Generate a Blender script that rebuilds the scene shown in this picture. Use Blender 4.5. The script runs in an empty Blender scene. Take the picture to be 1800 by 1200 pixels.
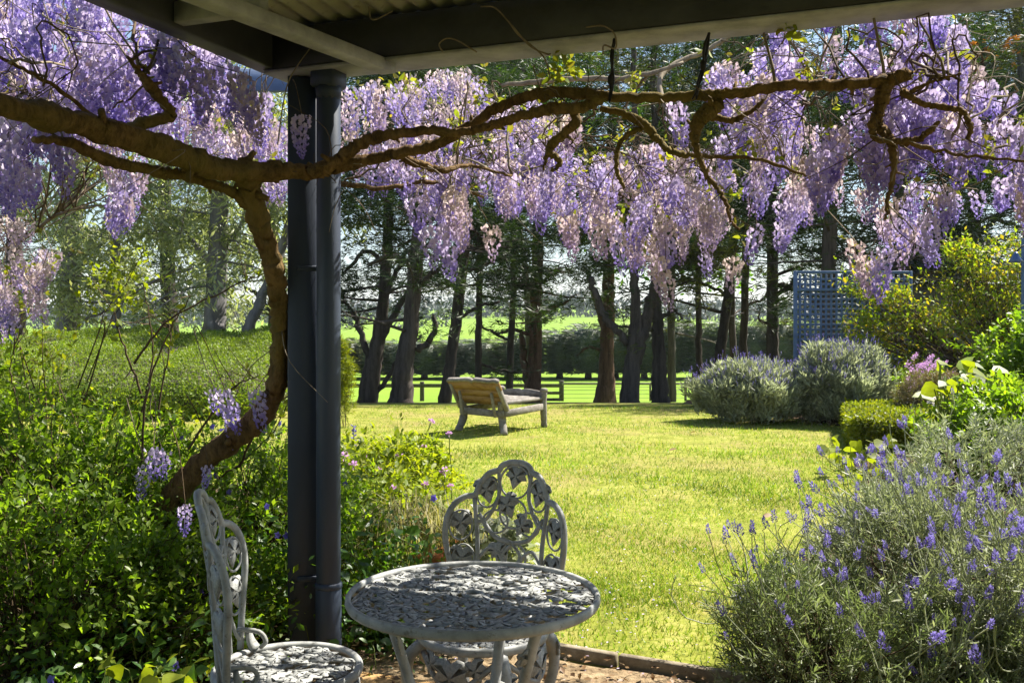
import bpy, bmesh, math, random
import numpy as np
from mathutils import Vector, Matrix

random.seed(11)
rng = np.random.default_rng(11)
scene = bpy.context.scene
COL = scene.collection

# ------------------------------------------------------------------ camera, sky, sun, exposure
F, HC, YH = 1700.0, 1.4, 570.0          # focal length (in 1800 px wide frame), eye height, horizon row
cam_d = bpy.data.cameras.new('camera')
cam_d.sensor_width = 36.0
cam_d.lens = 36.0 * F / 1800.0
cam_d.shift_y = -(600.0 - YH) / 1800.0
cam_d.clip_start, cam_d.clip_end = 0.05, 8000.0
cam = bpy.data.objects.new('camera', cam_d)
COL.objects.link(cam)
cam.location = (0, 0, HC)
cam.rotation_euler = (math.radians(90), 0, 0)
scene.camera = cam

SUN_EL = math.radians(52)
SUN_AZ = math.radians(56)               # clockwise from the view direction
SUN = np.array([math.cos(SUN_EL) * math.sin(SUN_AZ), math.cos(SUN_EL) * math.cos(SUN_AZ), math.sin(SUN_EL)])
world = bpy.data.worlds.new('World')
scene.world = world
world.use_nodes = True
wn = world.node_tree
sky = wn.nodes.new('ShaderNodeTexSky')
sky.sky_type = 'NISHITA'
sky.sun_disc = False
sky.sun_elevation = SUN_EL
sky.sun_rotation = SUN_AZ
sky.air_density, sky.dust_density, sky.ozone_density = 1.0, 0.6, 1.0
wbg = wn.nodes['Background']
wbg.inputs['Strength'].default_value = 0.065
wn.links.new(sky.outputs[0], wbg.inputs['Color'])

sun_d = bpy.data.lights.new('sun', 'SUN')
sun_d.energy = 5.0
sun_d.angle = math.radians(0.5)
sun_d.color = (1.0, 0.94, 0.84)
sun = bpy.data.objects.new('sun', sun_d)
COL.objects.link(sun)
sun.location = (20, 14, 30)
sun.rotation_euler = Vector(-SUN).to_track_quat('-Z', 'Y').to_euler()

vs = scene.view_settings
vs.view_transform = 'Standard'
vs.look = 'None'
vs.exposure = 1.5
vs.gamma = 1.0
vs.use_curve_mapping = False
cy = scene.cycles
cy.max_bounces, cy.diffuse_bounces, cy.glossy_bounces = 7, 4, 2
cy.transmission_bounces, cy.transparent_max_bounces = 5, 8
cy.caustics_reflective = cy.caustics_refractive = False
cy.use_denoising = True
cy.sample_clamp_indirect = 6.0

# ------------------------------------------------------------------ helpers
def at(px, py, d):
    return np.array([(px - 900.0) / F * d, d, HC - (py - YH) * d / F])

def nrm(a):
    a = np.asarray(a, float)
    return a / np.maximum(np.linalg.norm(a, axis=-1, keepdims=True), 1e-9)

def interp(x, pts):
    return np.interp(x, [p[0] for p in pts], [p[1] for p in pts])

GP = [(-5, 0), (16, 0), (20, -.22), (25, -.63), (32, -1.2), (42, -1.93), (50, -2.05), (62, -2.0), (100, -1.75), (150, -1.4),
      (220, -.9), (300, .5), (400, 3.6), (600, 12.2), (680, 13), (900, 8), (1200, 14), (1800, 24), (3500, 30)]
def zg(d):
    return interp(d, GP)

class MB:
    """collects geometry; build() links it as ONE mesh object"""
    def __init__(s):
        s.v, s.f, s.c, s.n = [], [], [], 0
    def add(s, v, f, c=None):
        v = np.asarray(v, float).reshape(-1, 3)
        for ff in (f if isinstance(f, (list, tuple)) and len(f) and not np.isscalar(f[0]) and np.ndim(f[0]) == 2 else [f]):
            ff = np.asarray(ff, int)
            if ff.size:
                s.f.append(ff + s.n)
        s.v.append(v)
        s.c.append(np.zeros(len(v)) if c is None else np.broadcast_to(np.asarray(c, float), (len(v),)))
        s.n += len(v)
        return s
    def mesh(s, name, m, smooth=False, off=None):
        me = bpy.data.meshes.new(name)
        V = np.concatenate(s.v)
        if off is not None:
            V = V - np.asarray(off)
        me.vertices.add(len(V))
        me.vertices.foreach_set('co', V.astype(np.float32).ravel())
        tot = np.concatenate([np.full(len(f), f.shape[1], int) for f in s.f])
        loops = np.concatenate([f.ravel() for f in s.f])
        st = np.concatenate([[0], np.cumsum(tot)[:-1]])
        me.loops.add(len(loops))
        me.loops.foreach_set('vertex_index', loops.astype(np.int32))
        me.polygons.add(len(tot))
        me.polygons.foreach_set('loop_start', st.astype(np.int32))
        me.update(calc_edges=True)
        a = me.attributes.new('t', 'FLOAT', 'POINT')
        a.data.foreach_set('value', np.concatenate(s.c).astype(np.float32))
        if smooth:
            me.polygons.foreach_set('use_smooth', np.ones(len(tot), bool))
        me.materials.append(m)
        return me
    def build(s, name, m, parent=None, smooth=False, **kw):
        off = BASE.get(parent.name) if parent else None
        return link(name, s.mesh(name, m, smooth, off), parent, **kw)

BASE = {}
def link(name, data, parent=None, loc=None, rot=None, scale=None, **kw):
    o = bpy.data.objects.new(name, data)
    COL.objects.link(o)
    if parent:
        o.parent = parent
        BASE[o.name] = BASE[parent.name]
    else:
        BASE[o.name] = np.zeros(3)
    if loc is not None:
        o.location = np.asarray(loc) - (BASE[parent.name] if parent else 0)
    if rot is not None:
        o.rotation_euler = rot
    if scale is not None:
        o.scale = (scale,) * 3 if np.isscalar(scale) else scale
    tag(o, **kw)
    return o

def tag(o, label=None, cat=None, group=None, kind=None):
    for k, v in (('label', label), ('category', cat), ('group', group), ('kind', kind)):
        if v:
            o[k] = v
    return o

def thing(name, loc, label, cat, group=None):
    o = bpy.data.objects.new(name, None)
    COL.objects.link(o)
    o.empty_display_size = 0.1
    o.location = loc
    BASE[o.name] = np.asarray(loc, float)
    return tag(o, label, cat, group)

def spline(pts, n=8, k=None):
    """Catmull-Rom through points (any number of columns)"""
    P = np.asarray(pts, float)
    if len(P) < 3:
        t = np.linspace(0, 1, n + 1)[:, None]
        return P[0] * (1 - t) + P[-1] * t
    P = np.vstack([2 * P[0] - P[1], P, 2 * P[-1] - P[-2]])
    out = []
    for i in range(1, len(P) - 2):
        t = np.linspace(0, 1, n, endpoint=False)[:, None]
        a, b, c, d = P[i - 1], P[i], P[i + 1], P[i + 2]
        out.append(.5 * ((2 * b) + (c - a) * t + (2 * a - 5 * b + 4 * c - d) * t ** 2 + (3 * b - a - 3 * c + d) * t ** 3))
    out.append(P[-2][None])
    return np.concatenate(out)

def tube(mb, pts, rad, sides=6, lump=0.0, cap=True, flat=1.0, c=None, groove=0.0):
    P = np.asarray(pts, float)
    n = len(P)
    R = np.broadcast_to(np.asarray(rad, float), (n,)).copy()
    T = nrm(np.gradient(P, axis=0))
    u = np.cross(T[0], [0, 0, 1.0])
    if np.linalg.norm(u) < .1:
        u = np.cross(T[0], [0, 1.0, 0])
    u = nrm(u)
    ang = np.arange(sides) / sides * 2 * math.pi
    V = []
    ph = rng.uniform(0, 6.28, 3)
    for i in range(n):
        u = nrm(u - T[i] * np.dot(u, T[i]))
        w = np.cross(T[i], u)
        r = R[i]
        rr = np.full(sides, r)
        if lump:
            rr = rr * (1 + lump * rng.uniform(-1, 1) + lump * .7 * rng.uniform(-1, 1, sides))
        if groove:
            rr = rr * (1 + groove * (np.sin(3 * ang + ph[0] + i * .12) + .6 * np.sin(5 * ang + ph[1] - i * .08)))
        V.append(P[i] + np.outer(np.cos(ang) * rr, u) + np.outer(np.sin(ang) * rr * flat, w))
    V = np.concatenate(V)
    i, j = np.meshgrid(np.arange(n - 1), np.arange(sides), indexing='ij')
    a = i * sides + j
    b = i * sides + (j + 1) % sides
    fs = [np.stack([a, b, b + sides, a + sides], -1).reshape(-1, 4)]
    if cap:
        V = np.vstack([V, P[0], P[-1]])
        k = n * sides
        j = np.arange(sides)
        fs.append(np.stack([np.full(sides, k), (j + 1) % sides, j], -1))
        e = (n - 1) * sides
        fs.append(np.stack([np.full(sides, k + 1), e + j, e + (j + 1) % sides], -1))
    mb.add(V, fs, c)

def box(mb, c, s, ax=None, ch=0.004):
    """chamfered box, centre c, full size s, axes rows of ax"""
    s = np.asarray(s, float) / 2
    ch = min(ch, s.min() * .45)
    V, idx = [], {}
    for sx in (-1, 1):
        for sy in (-1, 1):
            for sz in (-1, 1):
                sg = np.array([sx, sy, sz])
                for k in range(3):
                    p = sg * (s - ch)
                    p[k] = sg[k] * s[k]
                    idx[(sx, sy, sz, k)] = len(V)
                    V.append(p)
    Q, T = [], []
    for k in range(3):
        o = [a for a in range(3) if a != k]
        for sg in (-1, 1):
            r = []
            for (a, b) in ((-1, -1), (1, -1), (1, 1), (-1, 1)):
                q = [0, 0, 0]; q[k] = sg; q[o[0]] = a; q[o[1]] = b
                r.append(idx[(*q, k)])
            Q.append(r)
    for k in range(3):
        o = [a for a in range(3) if a != k]
        for a in (-1, 1):
            for b in (-1, 1):
                r = []
                for (sg, kk) in ((-1, o[0]), (1, o[0]), (1, o[1]), (-1, o[1])):
                    q = [0, 0, 0]; q[k] = sg; q[o[0]] = a; q[o[1]] = b
                    r.append(idx[(*q, kk)])
                Q.append(r)
    for sx in (-1, 1):
        for sy in (-1, 1):
            for sz in (-1, 1):
                T.append([idx[(sx, sy, sz, k)] for k in range(3)])
    V = np.array(V)
    # orient outward
    def fix(L):
        out = []
        for f in L:
            p = V[f]
            nn = np.cross(p[1] - p[0], p[2] - p[0])
            out.append(f if np.dot(nn, p.mean(0)) > 0 else f[::-1])
        return np.array(out)
    A = np.eye(3) if ax is None else np.asarray(ax, float)
    mb.add(V @ A + np.asarray(c), [fix(Q), fix(T)])

def beam(mb, p, q, w, h, up=(0, 0, 1), ch=.004):
    p, q = np.asarray(p, float), np.asarray(q, float)
    y = nrm(q - p)
    x = nrm(np.cross(y, up))
    z = np.cross(x, y)
    box(mb, (p + q) / 2, (w, np.linalg.norm(q - p), h), np.array([x, y, z]), ch)

def scatter(mb, tpl, pos, dirs, size, c=None, roll=None, flat=None):
    """copies of a template (leaf axis = local y, face = local z) at pos along dirs; flat: preferred face normal"""
    tv, tf = tpl[0], tpl[1]
    n, k = len(pos), len(tv)
    if n == 0:
        return
    y = nrm(dirs)
    r = rng.normal(size=(n, 3))
    if flat is not None:
        r = np.cross(y, np.asarray(flat)) + r * .35
    x = r - y * np.sum(r * y, 1, keepdims=True)
    x = nrm(x)
    z = np.cross(x, y)
    s = np.broadcast_to(np.asarray(size, float), (n,))[:, None, None]
    V = (tv[None, :, 0, None] * x[:, None] + tv[None, :, 1, None] * y[:, None] + tv[None, :, 2, None] * z[:, None]) * s + pos[:, None]
    o = (np.arange(n) * k)[:, None, None]
    fs = [(np.asarray(t)[None] + o).reshape(-1, len(t[0])) for t in tf]
    cc = None
    if len(tpl) > 2:
        cc = np.tile(tpl[2], n)
    if c is not None:
        cc = np.repeat(np.broadcast_to(c, (n,)), k) + (cc if cc is not None else 0)
    mb.add(V.reshape(-1, 3), fs, cc)

# leaf templates: verts, list of face arrays
LEAF = (np.array([[0, 0, 0], [.24, .35, .07], [.17, .72, .05], [0, 1, -.08], [-.17, .72, .05], [-.24, .35, .07], [0, .5, -.02]]),
        [np.array([[0, 1, 2, 6], [6, 2, 3, 4], [0, 6, 4, 5]])])
SLEAF = (np.array([[0, 0, 0], [.27, .5, .08], [0, 1, 0], [-.27, .5, .08]]), [np.array([[0, 1, 2], [0, 2, 3]])])
NARROW = (np.array([[0, 0, 0], [.075, .45, .02], [0, 1, -.1], [-.075, .45, .02]]), [np.array([[0, 1, 2], [0, 2, 3]])])
BROAD = (np.array([[0, 0, 0], [.36, .18, .09], [.42, .48, .10], [.2, .82, .03], [0, 1, -.1], [-.2, .82, .03], [-.42, .48, .10], [-.36, .18, .09],
                   [0, .3, 0], [0, .65, -.02]]),
         [np.array([[0, 1, 2, 8], [8, 2, 3, 9], [9, 3, 4, 5], [9, 5, 6, 8], [8, 6, 7, 0]])])
SPRAY = (np.array([[0, 0, 0], [.10, .5, .04], [0, 1, -.06], [.06, .1, 0], [.42, .62, .10], [.22, .42, 0], [-.06, .1, 0], [-.42, .62, -.04], [-.22, .42, 0]]),
         [np.array([[0, 1, 2], [3, 4, 5], [6, 8, 7]])])
BLADE = (np.array([[-.06, 0, 0], [.06, 0, 0], [.02, 1, .25]]), [np.array([[0, 1, 2]])])

def in_poly(p, poly):
    x, y = p[:, 0], p[:, 1]
    r = np.zeros(len(p), bool)
    j = len(poly) - 1
    for i in range(len(poly)):
        xi, yi = poly[i]; xj, yj = poly[j]
        r ^= ((yi > y) != (yj > y)) & (x < (xj - xi) * (y - yi) / (yj - yi + 1e-9) + xi)
        j = i
    return r

def poly_points(poly, n):
    P = np.asarray(poly, float)
    lo, hi = P.min(0), P.max(0)
    out = np.zeros((0, 2))
    while len(out) < n:
        q = rng.uniform(lo, hi, (n * 2, 2))
        out = np.vstack([out, q[in_poly(q, poly)]])
    return out[:n]

# ------------------------------------------------------------------ materials
class NT:
    def __init__(s, name):
        s.m = bpy.data.materials.new(name)
        s.m.use_nodes = True
        s.t = s.m.node_tree
        s.t.nodes.clear()
        s.out = s.t.nodes.new('ShaderNodeOutputMaterial')
    def n(s, typ, **kw):
        nd = s.t.nodes.new('ShaderNode' + typ)
        for k, v in kw.items():
            if k.startswith('i_'):
                key = k[2:].replace('_', ' ')
                key = int(key) if key.isdigit() else key
                if hasattr(v, 'is_output') or isinstance(v, bpy.types.NodeSocket):
                    s.t.links.new(v, nd.inputs[key])
                else:
                    nd.inputs[key].default_value = v
            else:
                setattr(nd, k, v)
        return nd
    def link(s, a, b):
        s.t.links.new(a, b)
    def coords(s, sc=(1, 1, 1)):
        tc = s.n('TexCoord')
        mp = s.n('Mapping', i_Scale=sc)
        s.link(tc.outputs['Object'], mp.inputs['Vector'])
        return mp.outputs[0]
    def noise(s, scale, detail=4, rough=.6, vec=None, out='Fac'):
        nd = s.n('TexNoise', i_Scale=scale, i_Detail=detail, i_Roughness=rough)
        if vec is not None:
            s.link(vec, nd.inputs['Vector'])
        return nd.outputs[out]
    def ramp(s, fac, stops):
        nd = s.n('ValToRGB')
        cr = nd.color_ramp
        while len(cr.elements) < len(stops):
            cr.elements.new(.5)
        for e, (p, c) in zip(cr.elements, stops):
            e.position = p
            e.color = (*c, 1) if len(c) == 3 else c
        s.link(fac, nd.inputs[0])
        return nd.outputs[0]
    def mix(s, a, b, fac, typ='MIX'):
        nd = s.n('MixRGB', blend_type=typ)
        for v, k in ((fac, 0), (a, 1), (b, 2)):
            if isinstance(v, bpy.types.NodeSocket):
                s.link(v, nd.inputs[k])
            else:
                nd.inputs[k].default_value = (*v, 1) if isinstance(v, tuple) and len(v) == 3 else v
        return nd.outputs[0]
    def math(s, op, a, b=0.0):
        nd = s.n('Math', operation=op)
        for v, k in ((a, 0), (b, 1)):
            if isinstance(v, bpy.types.NodeSocket):
                s.link(v, nd.inputs[k])
            else:
                nd.inputs[k].default_value = v
        return nd.outputs[0]
    def bump(s, h, strength=.5, dist=.01):
        nd = s.n('Bump', i_Strength=strength, i_Distance=dist)
        s.link(h, nd.inputs['Height'])
        return nd.outputs[0]
    def bsdf(s, col, rough=.7, spec=.3, metal=0.0, bump=None):
        p = s.n('BsdfPrincipled')
        for v, k in ((col, 'Base Color'), (rough, 'Roughness'), (spec, 'Specular IOR Level'), (metal, 'Metallic')):
            if isinstance(v, bpy.types.NodeSocket):
                s.link(v, p.inputs[k])
            else:
                p.inputs[k].default_value = (*v, 1) if isinstance(v, tuple) and len(v) == 3 else v
        if bump is not None:
            s.link(bump, p.inputs['Normal'])
        return p.outputs[0]
    def end(s, sh):
        s.link(sh, s.out.inputs['Surface'])
        return s.m

def leafmat(name, cols, trans=.45, tr=(1.7, 2.0, .6), rough=.5, spec=.35, big=.35, bscale=1.2):
    """leaf: several own colours (per leaf), lets light through"""
    t = NT(name)
    g = t.n('NewGeometry')
    k = len(cols)
    col = t.ramp(g.outputs['Random Per Island'], [(i / max(k - 1, 1), c) for i, c in enumerate(cols)])
    nz = t.noise(bscale, 3, .6, t.coords())
    v = t.ramp(nz, [(.3, (1 - big,) * 3), (.7, (1 + big,) * 3)])
    col = t.mix(col, v, 1.0, 'MULTIPLY')
    b = t.bsdf(col, rough, spec)
    tl = t.n('BsdfTranslucent')
    t.link(t.mix(col, (tr[0], tr[1], tr[2]), 1.0, 'MULTIPLY'), tl.inputs['Color'])
    mx = t.n('MixShader', i_Fac=trans)
    t.link(b, mx.inputs[1]); t.link(tl.outputs[0], mx.inputs[2])
    return t.end(mx.outputs[0])

def barkmat(name, a, b, scale=8, stretch=.18, bump=.8, moss=None):
    t = NT(name)
    co = t.coords((1, 1, stretch))
    n1 = t.noise(scale, 6, .65, co)
    n2 = t.noise(scale * 3.1, 5, .7, co)
    h = t.math('ADD', t.math('MULTIPLY', n1, .7), t.math('MULTIPLY', n2, .3))
    col = t.ramp(h, [(.36, a), (.62, b)])
    if moss:
        mz = t.ramp(t.noise(1.7, 4, .6, t.coords()), [(.48, (0, 0, 0)), (.66, (1, 1, 1))])
        col = t.mix(col, moss, t.math('MULTIPLY', mz, .65))
    return t.end(t.bsdf(col, .9, .15, bump=t.bump(h, bump, .03)))

def plainmat(name, a, b, scale=6, rough=.7, spec=.3, bump=.2, sc=(1, 1, 1), bscale=40, dist=.003):
    t = NT(name)
    co = t.coords(sc)
    n1 = t.noise(scale, 5, .65, co)
    col = t.ramp(n1, [(.33, a), (.68, b)])
    n2 = t.noise(bscale, 4, .6, co)
    return t.end(t.bsdf(col, rough, spec, bump=t.bump(n2, bump, dist)))
# ------------------------------------------------------------------ material library
M = {}
def ground_mat():
    t = NT('ground_cover')
    tc = t.n('TexCoord')
    co = tc.outputs['Object']
    sep = t.n('SeparateXYZ'); t.link(co, sep.inputs[0])
    big = t.noise(.9, 5, .6, co)
    fine = t.noise(22, 6, .75, co)
    mid = t.noise(3.3, 4, .6, co)
    lawn = t.ramp(t.math('ADD', t.math('MULTIPLY', fine, .55), t.math('MULTIPLY', mid, .45)),
                  [(.36, (.11, .12, .02)), (.50, (.22, .24, .035)), (.66, (.38, .34, .11))])
    dry = t.ramp(big, [(.46, (0, 0, 0)), (.68, (.75, .75, .75))])
    lawn = t.mix(lawn, t.mix((.16, .105, .045), (.38, .31, .12), fine), dry)
    pad = t.ramp(t.noise(.25, 6, .7, co), [(.3, (.14, .24, .022)), (.7, (.20, .30, .035))])
    litter = t.mix((.05, .032, .018), (.17, .115, .055), fine)
    # litter under the tree row, paddock beyond it, hill woods further still
    ymix = t.math('ADD', sep.outputs['Y'], t.math('MULTIPLY', t.math('SUBTRACT', mid, .5), 5.0))
    f1 = t.ramp(t.math('DIVIDE', ymix, 60.0), [(.305, (0, 0, 0)), (.325, (1, 1, 1))])
    f2 = t.ramp(t.math('DIVIDE', ymix, 60.0), [(.53, (0, 0, 0)), (.60, (1, 1, 1))])
    col = t.mix(lawn, t.mix(litter, pad, t.ramp(mid, [(.45, (0, 0, 0)), (.6, (.8, .8, .8))])), f1)
    col = t.mix(col, pad, f2)
    bm = t.bump(fine, .6, .02)
    return t.end(t.bsdf(col, .95, .1, bump=bm))
M['ground'] = ground_mat()

def soil_mat():
    t = NT('garden_soil')
    co = t.coords()
    a = t.noise(28, 6, .75, co); b = t.noise(4, 4, .6, co)
    col = t.ramp(t.math('ADD', t.math('MULTIPLY', a, .6), t.math('MULTIPLY', b, .4)),
                 [(.34, (.025, .017, .010)), (.52, (.10, .07, .04)), (.66, (.28, .20, .11))])
    return t.end(t.bsdf(col, .95, .1, bump=t.bump(a, 1.0, .03)))
M['soil'] = soil_mat()
M['dirt'] = plainmat('dry_dirt', (.13, .09, .05), (.36, .27, .16), 16, .95, .1, .9, dist=.02)
M['paver'] = plainmat('sandstone_paver', (.30, .17, .06), (.48, .31, .14), 7, .85, .2, .5, dist=.006)
M['rock'] = plainmat('sandstone_rock', (.16, .10, .05), (.40, .27, .14), 5, .9, .15, .9, dist=.02)
M['paint'] = plainmat('slate_blue_paint', (.032, .044, .068), (.050, .066, .098), 5, .5, .35, .25, (1, 1, .35), 60, .002)
M['paint_grey'] = plainmat('weathered_grey_paint', (.24, .245, .25), (.42, .425, .43), 9, .6, .3, .5, (1, 1, 1), 55, .003)  # own grey of fascia, rafter and battens; also paints bounce light under front beam
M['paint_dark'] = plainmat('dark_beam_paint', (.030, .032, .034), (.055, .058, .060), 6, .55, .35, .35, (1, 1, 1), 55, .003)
M['trellis'] = plainmat('blue_grey_trellis_paint', (.065, .11, .21), (.115, .175, .31), 8, .6, .3, .3)

def roof_mat():
    t = NT('corrugated_sheet')
    co = t.coords()
    n1 = t.noise(3, 5, .65, co); n2 = t.noise(18, 5, .7, co)
    col = t.ramp(n1, [(.3, (.36, .35, .29)), (.6, (.52, .51, .44)), (.75, (.60, .59, .52))])
    rust = t.ramp(n2, [(.60, (0, 0, 0)), (.74, (.8, .8, .8))])
    col = t.mix(col, (.16, .12, .07), rust)
    return t.end(t.bsdf(col, .55, .35, .15))
M['roof'] = roof_mat()

def alu_mat():
    t = NT('weathered_white_cast_metal')
    co = t.coords()
    n1 = t.noise(14, 5, .65, co); n2 = t.noise(90, 3, .6, co)
    col = t.ramp(n1, [(.32, (.22, .23, .215)), (.52, (.35, .36, .345)), (.7, (.46, .46, .44))])
    spot = t.ramp(t.noise(38, 5, .75, co), [(.58, (0, 0, 0)), (.68, (.8, .8, .8))])
    col = t.mix(col, (.15, .14, .11), spot)
    return t.end(t.bsdf(col, .5, .4, bump=t.bump(n2, .35, .002)))
M['alu'] = alu_mat()

def wood_mat(name, cols, sc=(14, 2, 14), bump=.6):
    t = NT(name)
    co = t.coords(sc)
    n1 = t.noise(1.6, 6, .7, co)
    n2 = t.noise(3.0, 4, .6, t.coords())
    h = t.math('ADD', t.math('MULTIPLY', n1, .65), t.math('MULTIPLY', n2, .35))
    k = len(cols)
    col = t.ramp(h, [(.34 + .32 * i / (k - 1), c) for i, c in enumerate(cols)])
    return t.end(t.bsdf(col, .85, .2, bump=t.bump(n1, bump, .006)))
M['bench_grey'] = wood_mat('silvered_bench_timber', [(.11, .095, .08), (.21, .19, .165), (.32, .30, .265)])
M['bench_tan'] = wood_mat('tan_bench_timber', [(.13, .072, .032), (.27, .16, .066), (.37, .25, .125)], (4, 4, 10))
M['fence'] = wood_mat('dark_fence_timber', [(.05, .04, .032), (.10, .085, .07), (.16, .14, .12)])
M['fence_pale'] = wood_mat('silver_fence_rail', [(.16, .15, .12), (.26, .24, .20), (.34, .32, .28)])
M['edge'] = wood_mat('timber_edging', [(.12, .095, .06), (.24, .20, .14), (.36, .32, .24)])
M['terracotta'] = plainmat('terracotta', (.30, .095, .035), (.46, .17, .07), 9, .85, .2, .3)
M['wire'] = plainmat('fence_wire', (.12, .12, .12), (.2, .2, .2), 5, .5, .5)
M['black'] = plainmat('black_tie', (.008, .008, .009), (.02, .02, .022), 5, .6, .3)
M['shedroof'] = plainmat('pale_shed_roof', (.30, .29, .27), (.42, .40, .37), 3, .6, .3)
M['shedwall'] = plainmat('shed_weatherboard', (.10, .10, .10), (.16, .16, .15), 4, .8, .2)
M['lamp'] = plainmat('blue_lamp_enamel', (.05, .09, .22), (.07, .12, .28), 4, .25, .5)

M['vine_bark'] = barkmat('wisteria_bark', (.050, .032, .015), (.24, .15, .062), 26, .45, 1.0, (.17, .14, .035))
M['cyp_bark'] = barkmat('cypress_bark', (.032, .026, .022), (.118, .097, .083), 7, .12, 1.0)
M['red_bark'] = barkmat('reddish_bark', (.055, .032, .022), (.19, .115, .078), 8, .12, 1.0)
M['gum_bark'] = barkmat('gum_bark', (.10, .095, .10), (.26, .25, .25), 4, .2, .7)
M['twig'] = barkmat('twig_bark', (.05, .035, .02), (.14, .10, .06), 20, .5, .3)
M['pale_twig'] = barkmat('pale_twig_bark', (.14, .11, .075), (.30, .25, .18), 20, .5, .3)
M['green_stem'] = leafmat('green_stem', [(.12, .16, .035), (.20, .24, .06)], .2)

M['grass'] = leafmat('lawn_blades', [(.11, .20, .018), (.165, .27, .026), (.235, .31, .04), (.42, .37, .12)], .45, (1.3, 1.4, .5), bscale=.8)
M['tuft'] = leafmat('tuft_grass', [(.14, .17, .04), (.26, .25, .09), (.36, .31, .15)], .4, (1.2, 1.2, .6))
M['hedge'] = leafmat('hedge_leaf', [(.10, .16, .014), (.15, .21, .018), (.20, .25, .024)], .4, (1.5, 1.6, .5))
M['box'] = leafmat('box_leaf', [(.12, .17, .014), (.19, .23, .018), (.26, .27, .026)], .4, (1.5, 1.5, .4))
M['shrub'] = leafmat('shrub_leaf', [(.075, .13, .016), (.13, .20, .022), (.20, .26, .030)], .55, (1.9, 2.1, .5), .4)
M['shrub_bright'] = leafmat('bright_shrub_leaf', [(.14, .20, .020), (.20, .25, .022), (.27, .29, .03)], .5, (1.6, 1.6, .4))
M['climber'] = leafmat('climber_leaf', [(.12, .20, .018), (.17, .25, .02), (.24, .29, .03), (.36, .27, .04)], .5, (1.9, 1.8, .4), big=.15)
M['peri'] = leafmat('periwinkle_leaf', [(.035, .085, .018), (.06, .13, .022), (.10, .18, .03)], .38, (2.2, 2.4, .5), .32, .5, .2)
M['lav_leaf'] = leafmat('lavender_leaf', [(.23, .25, .19), (.34, .36, .27), (.46, .47, .38)], .42, (1.2, 1.3, .8))
M['lav_near'] = leafmat('lavender_near_leaf', [(.18, .21, .13), (.27, .30, .20), (.39, .41, .29)], .3, (1.3, 1.4, .7))
M['lav_green'] = leafmat('lavender_green_leaf', [(.15, .185, .085), (.23, .27, .14), (.33, .35, .22)], .3, (1.3, 1.5, .7))
M['lav_stalk'] = leafmat('lavender_stalk', [(.30, .33, .20), (.42, .44, .30)], .3, (1.2, 1.3, .7))
M['cypress'] = leafmat('cypress_foliage', [(.018, .036, .010), (.032, .058, .014), (.055, .080, .018)], .25, (1.5, 1.8, .5), bscale=.4)
M['cypress_olive'] = leafmat('cypress_olive_foliage', [(.060, .075, .016), (.10, .115, .022), (.14, .15, .03)], .3, (1.5, 1.6, .5), bscale=.4)
M['gum_leaf'] = leafmat('gum_leaf', [(.17, .20, .09), (.28, .31, .17), (.42, .44, .30)], .45, (1.5, 1.6, .7), .3, .6)
M['bright_tree'] = leafmat('bright_tree_leaf', [(.07, .15, .012), (.11, .20, .015), (.15, .25, .02)], .5, (1.8, 2.0, .4))
M['vine_leaf'] = leafmat('young_vine_leaf', [(.16, .21, .03), (.24, .27, .04), (.26, .21, .06)], .5, (1.4, 1.4, .4))
M['windbreak'] = leafmat('windbreak_foliage', [(.07, .095, .065), (.10, .13, .08), (.135, .16, .085)], .2, (1.3, 1.5, .7), bscale=.4)
M['hill_wood'] = leafmat('hill_wood', [(.045, .06, .045), (.06, .08, .055), (.08, .095, .06)], .1, bscale=.05)
M['dead_leaf'] = leafmat('dead_leaf', [(.14, .075, .03), (.24, .14, .06), (.34, .24, .13)], .2, (1.2, 1.1, .8))
M['petal_litter'] = leafmat('fallen_petals', [(.42, .34, .60), (.55, .46, .66), (.6, .5, .58)], .3, (1.1, 1.1, 1.1))

def petalmat(name, stops, trans=.42, jit=.3, tr=1.15):
    t = NT(name)
    a = t.n('Attribute', attribute_name='t')
    g = t.n('NewGeometry')
    oi = t.n('ObjectInfo')
    f = t.math('ADD', a.outputs['Fac'], t.math('MULTIPLY', t.math('SUBTRACT', g.outputs['Random Per Island'], .5), jit))
    f = t.math('ADD', f, t.math('MULTIPLY', t.math('SUBTRACT', oi.outputs['Random'], .5), .18))
    col = t.ramp(f, stops)
    b = t.bsdf(col, .6, .2)
    tl = t.n('BsdfTranslucent')
    t.link(t.mix(col, (tr, tr * .96, tr * 1.05), 1.0, 'MULTIPLY'), tl.inputs['Color'])
    mx = t.n('MixShader', i_Fac=trans)
    t.link(b, mx.inputs[1]); t.link(tl.outputs[0], mx.inputs[2])
    return t.end(mx.outputs[0])
M['wist'] = petalmat('wisteria_petals', [(0.0, (.66, .58, .71)), (.2, (.52, .445, .72)), (.45, (.33, .265, .64)), (.7, (.19, .125, .51)), (1.0, (.085, .05, .34))], .38, tr=1.0)
M['wist_pale'] = petalmat('faded_wisteria_petals', [(0.0, (.66, .56, .48)), (.3, (.62, .51, .57)), (.55, (.46, .36, .58)), (.8, (.28, .19, .48)), (1.0, (.19, .12, .36))], .38, tr=1.0)
M['lav_flower'] = petalmat('lavender_petals', [(0, (.34, .30, .66)), (.5, (.20, .16, .50)), (1, (.10, .075, .26))], .25)
M['blue_flower'] = petalmat('blue_petals', [(0, (.24, .20, .66)), (1, (.16, .12, .5))], .3)
M['pink_flower'] = petalmat('pink_petals', [(0, (.70, .48, .72)), (1, (.60, .34, .58))], .35)
M['white_flower'] = petalmat('white_petals', [(0, (.82, .80, .76)), (1, (.74, .72, .66))], .35)
M['orange_flower'] = petalmat('orange_petals', [(0, (.72, .33, .03)), (1, (.60, .22, .02))], .35)
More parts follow.
